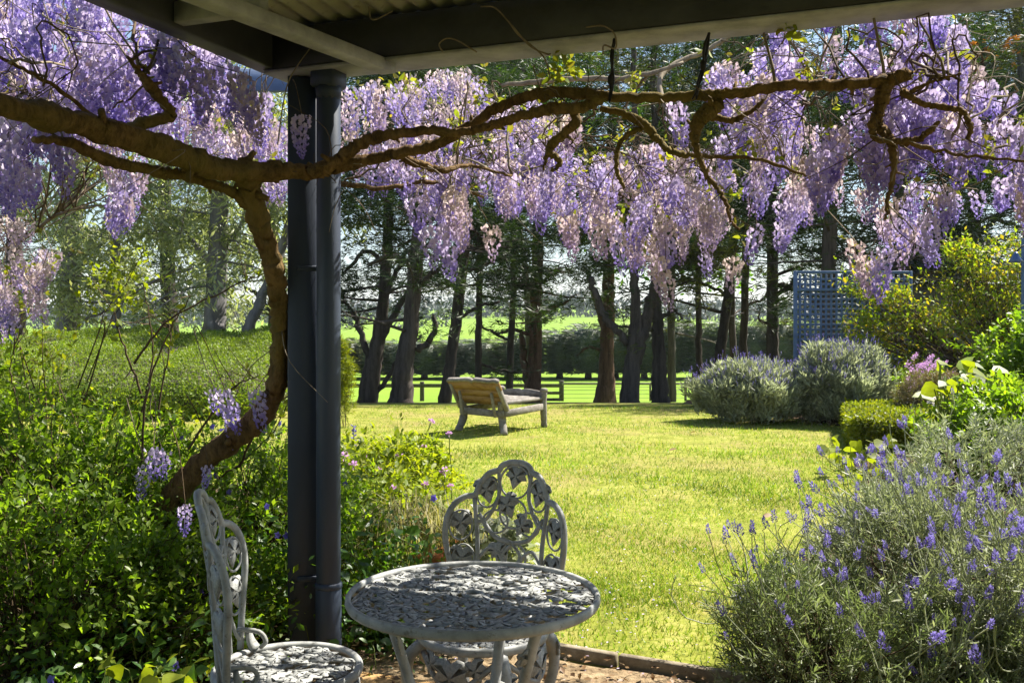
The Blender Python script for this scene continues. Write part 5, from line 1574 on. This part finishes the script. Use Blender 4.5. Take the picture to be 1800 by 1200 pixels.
# round-leaved nasturtium at the front of the box hedge
NAS = leaf_part('leaf', (BROAD[0] * [1.15, .95, .6], BROAD[1]), M['shrub_bright'])
t = thing('nasturtium', (3.25, 8.9, 0), 'round leaved pale green nasturtium at the near end of the box hedge', 'plant')
st = MB()
for k in range(80):
    q = np.array([3.3 + rng.normal(0, .26), 8.9 + rng.normal(0, .25), rng.uniform(.05, .32)])
    z = nrm(rng.normal(0, .4, 3) + [0, -.4, .8]); s = rng.uniform(.07, .15)
    o = link('leaf', NAS, t); mt = mat3(nrm(rng.normal(0, 1, 3) * [1, 1, .3]), z).to_4x4() @ Matrix.Diagonal((s, s, s, 1)); mt.translation = Vector(q - BASE[t.name]); o.matrix_basis = mt
    tube(st, [q, q * [1, 1, .5], [q[0] * .6 + 3.25 * .4, q[1] * .6 + 8.9 * .4, .03]], .003, 3, cap=False)
st.build('stalks', M['green_stem'], t, kind='stuff')
bush('leafy_shrub', 'bushy bright green foliage between the box hedge and the purple lavender', 'shrub', (4.0, 8.2, 0), np.vstack([ell((4.3, 8.3, .35), (.7, .8, .42), 420, .03, .4), ell((5.2, 9.6, .40), (.6, .6, .42), 200, .03, .4)]), LEAF, 'shrub', 14, .075, .16)
# climber on the trellis, orange young tips
cents = np.vstack([ell((7.6, 14.7, 1.25), (1.6, .45, .85), 560, .1, .3), ell((5.95, 15.0, 1.05), (.75, .3, .85), 250, .1, .3), ell((8.4, 14.2, .9), (1.1, .5, 1.0), 300, .1, .3), ell((7.3, 14.8, 2.25), (1.0, .3, .3), 110, .1, .3), ell((5.5, 15.1, 1.9), (.35, .2, .35), 26, .1, .1)])
cl = bush('climbing_rose', 'yellow green climber with orange tips smothering the lattice trellis', 'climber', (8.0, 14.9, 0), cents, SLEAF, 'climber', 11, .085, .30, sr=.008, wob=.035)
bush('leafy_shrub', 'dark glossy green shrub at the far right edge below the lamp', 'shrub', (5.7, 10.4, 0), np.vstack([ell((5.75, 10.3, .75), (.75, .6, .72), 520, .05, .35)]), LEAF, 'shrub', 18, .08, .22)
bush('leafy_shrub', 'deep shaded green bush at the foot of the climber left of centre', 'shrub', (6.6, 14.3, 0), ell((6.5, 14.3, .35), (.6, .35, .4), 200, .03, .4), SLEAF, 'peri', 16, .08, .16)
# ------------------------------------------------------------------ trees, fence, far land
GUML = (NARROW[0] * [1.7, 1, 1], NARROW[1])
def tree(name, label, pts, d, limbs=(), bark='cyp_bark', leaf='cypress', ztop=10.5, zbare=3.0, dens=1.0, group=None, nb=34, blen=2.6, tpl=SPRAY, lsz=.30, flare=1.25, hang=0.0, cl=24, bare=1.0, flat=.28, side=None, sp=.30):
    """trunk follows (px, py, width px) at depth d, then goes on up to ztop; limbs likewise"""
    z0 = zg(d)
    P = [[*at(px, py, d), w / 2 * d / F] for px, py, w in pts]
    b = P[0]
    t = thing(name, (b[0], d, z0), label, 'tree', group)
    if b[2] > z0 - .2:
        P.insert(0, [b[0] - .02, d, z0 - .25, b[3] * flare])
    l0, l1 = np.array(P[-2]), np.array(P[-1])
    while P[-1][2] < ztop:
        q = np.array(P[-1]); s = nrm(nrm(l1[:3] - l0[:3]) * .7 + [0, 0, .5]) * 1.5
        P.append([*(q[:3] + s + rng.normal(0, .08, 3)), max(q[3] * .86, .05)])
    S = spline(P, 7)
    S[:, :2] += rng.normal(0, .012, (len(S), 2))
    mb = MB(); tube(mb, S[:, :3], S[:, 3], 14, lump=.03, groove=.09); mb.build('trunk', M[bark], t, smooth=True)
    tips = []
    for lb in limbs:
        Q = [[*at(px, py, d + (q[3] if len(q) > 3 else 0)), q[2] / 2 * d / F] for q in lb for px, py in [q[:2]]]
        L = spline(Q, 6); L[:, :3] += rng.normal(0, .02, L[:, :3].shape)
        mb = MB(); tube(mb, L[:, :3], L[:, 3], 8, lump=.06); mb.build('limb', M[bark], t, smooth=True)
        tips += [L[-1, :3], L[len(L) // 2, :3]]
    br, pos, dr = MB(), [], []
    zlo = 1.2
    Z = S[:, 2]
    for k in range(nb):
        z = rng.uniform(zlo, ztop - .3)
        if z < zbare and rng.uniform() < .75:
            z = rng.uniform(zbare, ztop - .3)
        i = int(np.argmin(np.abs(Z - z)))
        a = rng.uniform(0, 6.28); el = rng.uniform(-.25, .35)
        e = np.array([math.cos(a), math.sin(a), el])
        if side is not None and rng.uniform() < .7:
            e = nrm(np.asarray(side) + rng.normal(0, .4, 3))
        f = (z - zlo) / (ztop - zlo)
        L = blen * rng.uniform(.45, 1.1) * (1.1 - .5 * f)
        p0 = S[i, :3]
        p1 = p0 + e * L * .5 + rng.normal(0, .12, 3); p2 = p0 + e * L + [0, 0, -hang * L * .3] + rng.normal(0, .15, 3)
        B = spline([p0, p1, p2], 5)
        tube(br, B, np.linspace(.045 * (1.2 - f), .008, len(B)) * rng.uniform(.6, 1.1), 5, lump=.1)
        for q in range(int(rng.integers(3, 6))):
            r0 = B[int(rng.integers(3, len(B)))]; e2 = nrm(e + rng.normal(0, .7, 3)); L2 = rng.uniform(.3, .9)
            C = spline([r0, r0 + e2 * L2 * .5 + rng.normal(0, .05, 3), r0 + e2 * L2 + [0, 0, -.1 - hang * .2]], 3)
            tube(br, C, np.linspace(.014, .004, len(C)), 3, cap=False)
            for u in range(2):
                r1 = C[int(rng.integers(1, len(C)))]; e3 = nrm(e2 + rng.normal(0, .8, 3)) * rng.uniform(.15, .45)
                tube(br, [r1, r1 + e3 * .6, r1 + e3 - [0, 0, .04]], [.006, .005, .003], 3, cap=False)
            if z > zbare - 1.2 and rng.uniform() < dens * np.interp(z, [zbare - 1.2, zbare + .8], [.25, 1]):
                tips.append(C[-1]); tips.append(C[len(C) // 2])
        if z > zbare and rng.uniform() < dens:
            tips.append(B[-1])
    for c in tips:
        m = int(cl * (1.22 if name == 'cypress_tree' else 1) * rng.uniform(.6, 1.4))
        pos.append(c + rng.normal(0, 1, (m, 3)) * [sp, sp, flat * .45] - np.array([0, 0, hang * .25]) * rng.uniform(0, 1, (m, 1)))
        dr.append(nrm(rng.normal(0, 1, (m, 3)) * [1, 1, .35]) + [0, 0, -hang * 1.4])
    br.build('branches', M[bark], t, kind='stuff')
    if pos:
        pos, dr = np.concatenate(pos), np.concatenate(dr)
        mb = MB(); scatter(mb, tpl, pos, dr, lsz * rng.uniform(.6, 1.25, len(pos))); mb.build('crown', M[leaf], t)
    return t

G = 'cypress trees along the far lawn edge'
tree('cypress_tree', 'many limbed dark cypress just right of the post, leftmost of the row', [(646, 712, 37), (655, 650, 30), (664, 600, 24), (672, 540, 20), (680, 440, 18), (684, 300, 16)], 24,
     [[(652, 640, 14), (636, 590, 11), (615, 545, 7), (600, 530, 4)], [(665, 600, 16), (690, 560, 12), (712, 520, 10), (735, 480, 7)], [(676, 520, 10), (700, 470, 8), (720, 440, 6), (760, 425, 4)], [(660, 690, 9), (690, 650, 8), (715, 610, 7), (740, 590, 4)],
      [(676, 470, 9), (645, 440, 8), (615, 470, 6), (600, 478, 4)]], ztop=8.5, zbare=1.9, dens=.95, group=G, nb=46, lsz=.26)
tree('cypress_tree', 'thick straight cypress trunk behind the bench, second right of the post', [(707, 709, 45), (712, 640, 34), (722, 560, 28), (730, 470, 26), (737, 400, 24), (745, 250, 22)], 22,
     [[(735, 615, 13), (755, 600, 11), (765, 575, 9), (762, 555, 5)], [(735, 500, 10), (760, 480, 9), (783, 470, 6)], [(730, 470, 12), (690, 450, 10), (650, 465, 6)]], ztop=8.5, zbare=2.6, dens=.8, group=G, nb=36, lsz=.26)
tree('cypress_tree', 'dark cypress leaning right, its foot behind the bench headboard', [(782, 707, 25), (792, 640, 20), (803, 560, 19), (812, 480, 18), (820, 400, 17), (832, 250, 15)], 26,
     [[(806, 560, 7), (840, 540, 6), (880, 530, 4)]], ztop=10, zbare=2.8, dens=.8, group=G, nb=34)
tree('cypress_tree', 'slim straight cypress directly above the bench headboard', [(841, 704, 14), (842, 600, 12), (842, 480, 11), (843, 300, 10)], 29, [[(842, 640, 5), (880, 650, 5), (912, 655, 3)]], ztop=10, zbare=2.2, dens=.8, group=G, nb=36)
tree('cypress_tree', 'slim dark cypress just left of the red forked trunk', [(894, 704, 14), (898, 600, 12), (902, 480, 10), (905, 300, 9)], 30, [[(898, 600, 5), (870, 585, 5), (846, 575, 3)]], ztop=10, zbare=2.4, dens=.75, group=G, nb=34)
tree('cypress_tree', 'reddish forked cypress above the bench footboard', [(934, 702, 38), (938, 660, 26), (942, 600, 22), (943, 540, 21), (944, 470, 20), (948, 300, 16)], 32,
     [[(930, 690, 16), (922, 640, 13), (918, 600, 11), (915, 580, 5)], [(946, 550, 8), (975, 540, 7), (1005, 525, 4)], [(946, 500, 6), (975, 480, 5), (1010, 478, 3)], [(936, 590, 7), (905, 580, 6), (870, 588, 4)], [(940, 480, 11), (915, 470, 9), (895, 485, 5)]],
     bark='red_bark', ztop=10, zbare=3.2, dens=.8, group=G, nb=40)
tree('cypress_tree', 'red barked cypress with pale split trunk inside the fence line, centre', [(1063, 698, 38), (1066, 640, 25), (1069, 560, 23), (1070, 500, 21), (1072, 400, 18), (1074, 250, 16)], 34,
     [[(1060, 575, 11), (1050, 535, 11), (1040, 505, 10), (1033, 480, 8)], [(1066, 620, 6), (1035, 610, 5), (1015, 625, 3)]], bark='red_bark', ztop=11, zbare=3.6, dens=.8, group=G, nb=34)
tree('cypress_tree', 'grey forked cypress with a limb to the left, middle of the row', [(1106, 711, 37), (1111, 640, 28), (1117, 590, 24), (1118, 540, 17), (1115, 480, 15), (1116, 400, 13), (1118, 280, 11)], 22,
     [[(1104, 605, 13), (1085, 580, 13), (1062, 555, 14), (1048, 520, 12), (1038, 490, 10)], [(1122, 640, 18), (1132, 580, 20), (1142, 540, 19), (1150, 510, 17), (1156, 470, 15), (1160, 400, 12)], [(1135, 530, 8), (1150, 510, 8), (1175, 495, 5)]],
     ztop=10, zbare=3.0, dens=.7, group=G, nb=30, lsz=.26)
tree('cypress_tree', 'tapering cypress with olive foliage, right of the grey forked trunk', [(1160, 711, 35), (1159, 640, 25), (1156, 560, 19), (1154, 500, 17), (1153, 400, 15), (1152, 250, 12)], 23,
     [[(1160, 560, 8), (1185, 545, 6), (1200, 560, 4)]], ztop=10, zbare=1.6, dens=1.0, leaf='cypress_olive', group=G, nb=26, blen=1.7, lsz=.26, side=(.8, .3, .1))
tree('cypress_tree', 'slender dark cypress left of the silver lavender', [(1229, 690, 13), (1228, 600, 11), (1227, 500, 10), (1228, 400, 10), (1228, 250, 9)], 28, [[(1228, 500, 5), (1200, 490, 5), (1175, 500, 3)]], ztop=10, zbare=3.3, dens=.8, group=G, nb=28)
tree('cypress_tree', 'leaning cypress above the lower silver lavender', [(1260, 690, 21), (1266, 620, 18), (1277, 540, 17), (1285, 470, 15), (1292, 380, 13), (1300, 250, 11)], 26, [[(1280, 520, 7), (1250, 505, 6), (1215, 492, 6), (1190, 500, 3)]], ztop=10, zbare=3.4, dens=.7, group=G, nb=30)
tree('cypress_tree', 'thin straight cypress behind the leaning trunk', [(1290, 690, 13), (1288, 620, 12), (1286, 540, 11), (1284, 400, 10)], 31, [], ztop=10, zbare=3.6, dens=.7, group=G, nb=22)
tree('cypress_tree', 'straight cypress between the leaning trunk and the trellis', [(1305, 690, 16), (1307, 600, 14), (1310, 500, 13), (1312, 350, 12)], 28, [[(1310, 540, 5), (1340, 525, 4), (1352, 508, 3)]], ztop=10, zbare=3.5, dens=.7, group=G, nb=28)
tree('cypress_tree', 'stout dark cypress just left of the trellis', [(1359, 690, 23), (1359, 600, 20), (1359, 500, 19), (1358, 400, 18), (1357, 250, 16)], 25, [[(1360, 520, 9), (1385, 505, 8), (1410, 470, 5)], [(1362, 500, 8), (1390, 505, 8), (1440, 520, 5)]], ztop=10, zbare=3.4, dens=.75, group=G, nb=32)
tree('cypress_tree', 'dark cypress seen through the left trellis panel', [(1457, 700, 30), (1457, 560, 25), (1457, 470, 24), (1458, 380, 22), (1460, 250, 20)], 20, [[(1456, 560, 9), (1425, 520, 8), (1405, 500, 4)]], ztop=7.5, zbare=3.0, dens=.9, group=G, nb=34, lsz=.24)
tree('cypress_tree', 'shaggy dark cypress behind the climber, right of the trellis', [(1590, 700, 34), (1588, 560, 30), (1585, 430, 26), (1582, 300, 22)], 21, [[(1590, 430, 9), (1630, 400, 8), (1680, 395, 5)]], ztop=7.6, zbare=1.8, dens=1.0, group=G, nb=46, lsz=.26)
tree('cypress_tree', 'rightmost dark cypress of the row above the garden shed', [(1712, 700, 28), (1711, 560, 24), (1712, 430, 22), (1714, 300, 20)], 23, [[(1712, 420, 8), (1750, 390, 7), (1800, 400, 4)]], ztop=8, zbare=1.8, dens=1.0, group=G, nb=46, lsz=.26)
tree('cypress_tree', 'dark conifer half hidden behind the gum trees at the left', [(300, 640, 34), (296, 540, 28), (292, 420, 24), (290, 280, 20)], 35, [], ztop=11, zbare=1.4, dens=1.0, group='conifers behind the left hedge', nb=24, lsz=.30, cl=18)
tree('cypress_tree', 'dark conifer behind the hedge, left of the post', [(480, 640, 30), (484, 540, 26), (480, 420, 22), (478, 280, 18)], 34, [[(480, 560, 10), (455, 520, 8), (430, 505, 5)]], ztop=11, zbare=1.2, dens=1.0, group='conifers behind the left hedge', nb=24, lsz=.30, cl=18)
tree('cypress_tree', 'dark conifer at the far left edge behind the faded wisteria', [(30, 640, 34), (28, 540, 30), (24, 420, 26), (20, 280, 22)], 32, [], ztop=11, zbare=1.6, dens=1.0, group='conifers behind the left hedge', nb=22, lsz=.30, cl=18)

GG = 'gum trees behind the clipped hedge'
tree('gum_tree', 'pale blue grey gum trunk nearest the left edge', [(118, 600, 42), (118, 540, 38), (124, 470, 34), (128, 400, 32), (134, 300, 28)], 27, [[(122, 520, 16), (140, 470, 14), (160, 430, 8)]], 'gum_bark', 'gum_leaf', 9, 2.4, .8, GG, 26, 2.6, GUML, .25, 1.1, .45, 24, flat=.5, sp=.22)
tree('gum_tree', 'slim gum with hanging leaves between the two thick gum trunks', [(204, 600, 16), (204, 520, 14), (205, 440, 13), (207, 340, 11)], 26, [[(150, 560, 5), (200, 540, 6), (260, 500, 6), (340, 470, 4)]], 'gum_bark', 'gum_leaf', 8.5, 1.8, 1.0, GG, 36, 2.4, GUML, .25, 1.1, .5, 24, flat=.5, sp=.22)
tree('gum_tree', 'thick furrowed gum trunk with grey leaves left of the vine trunk', [(376, 600, 42), (377, 560, 38), (380, 500, 34), (384, 420, 30), (388, 320, 27)], 26, [[(378, 480, 12), (345, 430, 10), (310, 380, 7)], [(384, 440, 10), (420, 400, 8), (440, 350, 6)]], 'gum_bark', 'gum_leaf', 8.5, 1.9, 1.0, GG, 40, 2.6, GUML, .25, 1.15, .5, 24, flat=.5, sp=.22)
tree('gum_tree', 'leaning gum stem beside the post, behind the vine trunk', [(432, 600, 20), (452, 545, 19), (478, 480, 17), (500, 420, 15), (520, 340, 12)], 25, [], 'gum_bark', 'gum_leaf', 8, 3.2, .7, GG, 18, 2.0, GUML, .25, 1.1, .5, 24, flat=.5, sp=.22)
tree('broadleaf_tree', 'fresh bright green tree glimpsed under the front beam', [(930, 690, 12), (925, 500, 11), (900, 330, 10), (885, 200, 9)], 38, [[(890, 230, 8), (870, 170, 6), (850, 120, 4)], [(900, 260, 7), (960, 180, 6), (1010, 120, 4)]], 'cyp_bark', 'bright_tree', 13, 8.0, 1.0, None, 46, 4.6, LEAF, .34, 1.1, .1, 44, flat=1.2)
tree('broadleaf_tree', 'bright green leafy tree behind the middle wisteria clusters', [(1180, 690, 14), (1180, 500, 12), (1185, 400, 11), (1190, 300, 9)], 36, [[(1185, 420, 8), (1230, 370, 6), (1290, 360, 4)], [(1185, 400, 7), (1150, 330, 5), (1130, 290, 4)]], 'cyp_bark', 'bright_tree', 9.5, 4.2, 1.0, None, 40, 3.8, LEAF, .30, 1.1, .1, 36, flat=1.0)
sk = tree('silky_oak', 'feathery olive tree with orange blooms at the top right corner', [(1850, 660, 30), (1840, 500, 26), (1820, 300, 22), (1800, 150, 18)], 24, [[(1815, 250, 10), (1760, 150, 8), (1720, 80, 5)], [(1810, 180, 9), (1790, 90, 7), (1770, 20, 4)]], 'gum_bark', 'cypress_olive', 11, 5.5, 1.0, None, 56, 2.6, SPRAY, .26, 1.1, .1, 34, flat=.8)
om = head_mesh('flower', M['orange_flower'], 26, .10, .10)
for k in range(26):
    q = at(rng.uniform(1705, 1800), rng.uniform(60, 125), rng.uniform(21.5, 23)); link('flower', om, sk, loc=q, rot=(rng.uniform(0, 3), 0, 0), scale=rng.uniform(.35, .8))

# --- post and rail fence beyond the trees
fe = thing('paddock_fence', (2, 42, zg(42)), 'weathered post and rail fence between the tree row and the paddock', 'fence')
zf = zg(42)
def fpost(px, h, w, d=42.0, m='fence'):
    x = at(px, 600, d)[0]
    mb = MB(); box(mb, (x, d, zf + h / 2 - .1), (w, w, h + .2), ch=.02); mb.build('post', M[m], fe)
for px, h, w in ((610, .85, .16), (660, .85, .16), (742, .85, .18), (806, .85, .16), (862, .85, .16), (928, .85, .16), (987, .90, .20), (1075, 1.15, .14), (1143, .82, .08), (1205, .85, .10), (1290, .85, .12), (1370, .85, .12)):
    fpost(px, h, w)
def frail(pa, pb, h, t_=.10, m='fence', dy=-.1):
    a, b = at(pa, 600, 42), at(pb, 600, 42)
    mb = MB(); box(mb, ((a[0] + b[0]) / 2, 42 + dy, zf + h), (abs(b[0] - a[0]) - .02, .05, t_), ch=.012); mb.build('rail', M[m], fe)
for a, b in ((560, 660), (660, 742), (742, 806), (806, 862), (862, 928), (928, 987)):
    frail(a, b, .68, .16)
    if a > 800:
        frail(a, b, .36, .13); frail(a, b, .08, .13)
for a, b in ((987, 1075), (1075, 1143), (1143, 1205), (1205, 1290), (1290, 1370)):
    frail(a, b, .76, .10, 'fence_pale')
mb = MB()
for h in (.15, .32, .48, .62):
    a, b = at(987, 600, 42), at(1370, 600, 42); tube(mb, [[a[0], 41.92, zf + h], [b[0], 41.92, zf + h]], .008, 4)
mb.build('wire', M['wire'], fe)

# --- clipped cypress windbreak across the paddock: one tree after another
def windbreak_mesh(seed, w=1.0, h=3.6):
    r = np.random.default_rng(seed)
    n = 1500
    a = r.uniform(0, 6.283, n); z = r.uniform(0, 1, n)
    lay = np.round(z * 9) / 9 + r.normal(0, .025, n)
    arch = .55 + .25 * np.cos(a * 2)
    rad = np.where(lay > .92, r.uniform(0, 1, n), 1 + r.normal(0, .08, n)) * (1 + .10 * np.sin(z * 57))
    pos = np.stack([np.cos(a) * rad * w, np.sin(a) * rad * 1.0, .38 + np.clip(lay, .03, 1.02) * (h - .4)], 1)
    dr = np.stack([np.cos(a), np.sin(a), r.normal(.1, .2, n)], 1)
    mb = MB(); scatter(mb, SPRAY, pos, dr, r.uniform(.35, .7, n), flat=np.tile([0, 0, 1.], (n, 1)))
    core = MB(); tube(core, [[0, 0, .42], [0, 0, .6], [0, 0, 2], [0, 0, h - .35], [0, 0, h - .2]], [.3, .75, .82, .75, .4], 9, lump=.06)
    tr = MB(); tube(tr, [[0, 0, -.2], [0, 0, .5], [0, 0, 1.2]], [.24, .18, .15], 7, lump=.08)
    return mb.mesh('crown', M['windbreak'] if seed % 3 else M['cypress_olive']), core.mesh('inner_branches', M['windbreak']), tr.mesh('trunk', M['cyp_bark'])
WB = [windbreak_mesh(k) for k in range(1, 6)]
def wb_tree(x, y, k, s, sz):
    o = thing('windbreak_cypress', (x, y, zg(y) - .02), 'dense clipped cypress in the windbreak row across the bright paddock', 'tree', 'windbreak row across the paddock')
    for me, nm in zip(WB[k % 5], ('crown', 'inner_branches', 'trunk')):
        link(nm, me, o, scale=(s, s, sz))
k = 0
for x in np.arange(-21, 21, 1.72):
    wb_tree(x + rng.normal(0, .1), 61 + rng.normal(0, .15), k, 1.12, (.93 + rng.normal(0, .03)) * np.interp(x, [-12, -9, -3, 0, 5, 10], [.72, .70, .72, .78, .98, 1.04])); k += 1

# --- woods on the far hills, one mass
mb = MB()
def wood(xs, d, h, seed):
    for x in xs:
        dd = d + rng.normal(0, 6); z = 0
        zz = hill_z(x, dd)
        n = 80
        e = nrm(rng.normal(size=(n, 3)))
        pos = np.array([x, dd, zz + h * .55]) + e * rng.uniform(.5, 1, (n, 1)) * [h * .6, h * .6, h * .5]
        scatter(mb, SLEAF, pos, e + rng.normal(0, .5, (n, 3)), h * .32)
def hill_z(x, y):
    a = x / y
    z = zg(y); hf = interp(a, [(-.6, .55), (-.15, .6), (-.02, 1.0), (.09, 1.0), (.17, .62), (.4, .7)])
    return (z * hf if z > 0 else z) + math.sin(x * .013 + y * .004) * min((y - 230) * .004, 1.6) + math.sin(x * .0051) * min((y - 230) * .003, 2.5)
wood(np.arange(-260, 330, 6.5), 395, 6.5, 1)
wood(np.arange(-200, 250, 7.5), 425, 7, 1)
wood(np.arange(20, 60, 6), 690, 11, 2)
wood(np.arange(-500, -10, 11), 700, 10, 2)
wood(np.arange(90, 600, 11), 640, 9, 3)
wood(np.arange(-900, 1100, 17), 1250, 16, 4)
wood(np.arange(-160, -20, 6), 300, 4, 5)
mb.build('far_woods', M['hill_wood'], kind='stuff')

# ------------------------------------------------------------------ air: thin haze over the whole valley
t = NT('haze_air')
v = t.n('VolumePrincipled')
v.inputs['Color'].default_value = (.80, .87, 1.0, 1)
v.inputs['Density'].default_value = .00025
v.inputs['Anisotropy'].default_value = .2
t.link(v.outputs[0], t.out.inputs['Volume'])
mb = MB()
xh, yh0, yh1, zl, zh = 4700., -60., 3600., -8., 70.
V = [[a, b, c] for c in (zl, zh) for a, b in ((-xh, yh0), (xh, yh0), (xh, yh1), (-xh, yh1))]
mb.add(V, np.array([[3, 2, 1, 0], [4, 5, 6, 7], [0, 1, 5, 4], [1, 2, 6, 5], [2, 3, 7, 6], [3, 0, 4, 7]]))
mb.build('haze', t.m, kind='stuff')
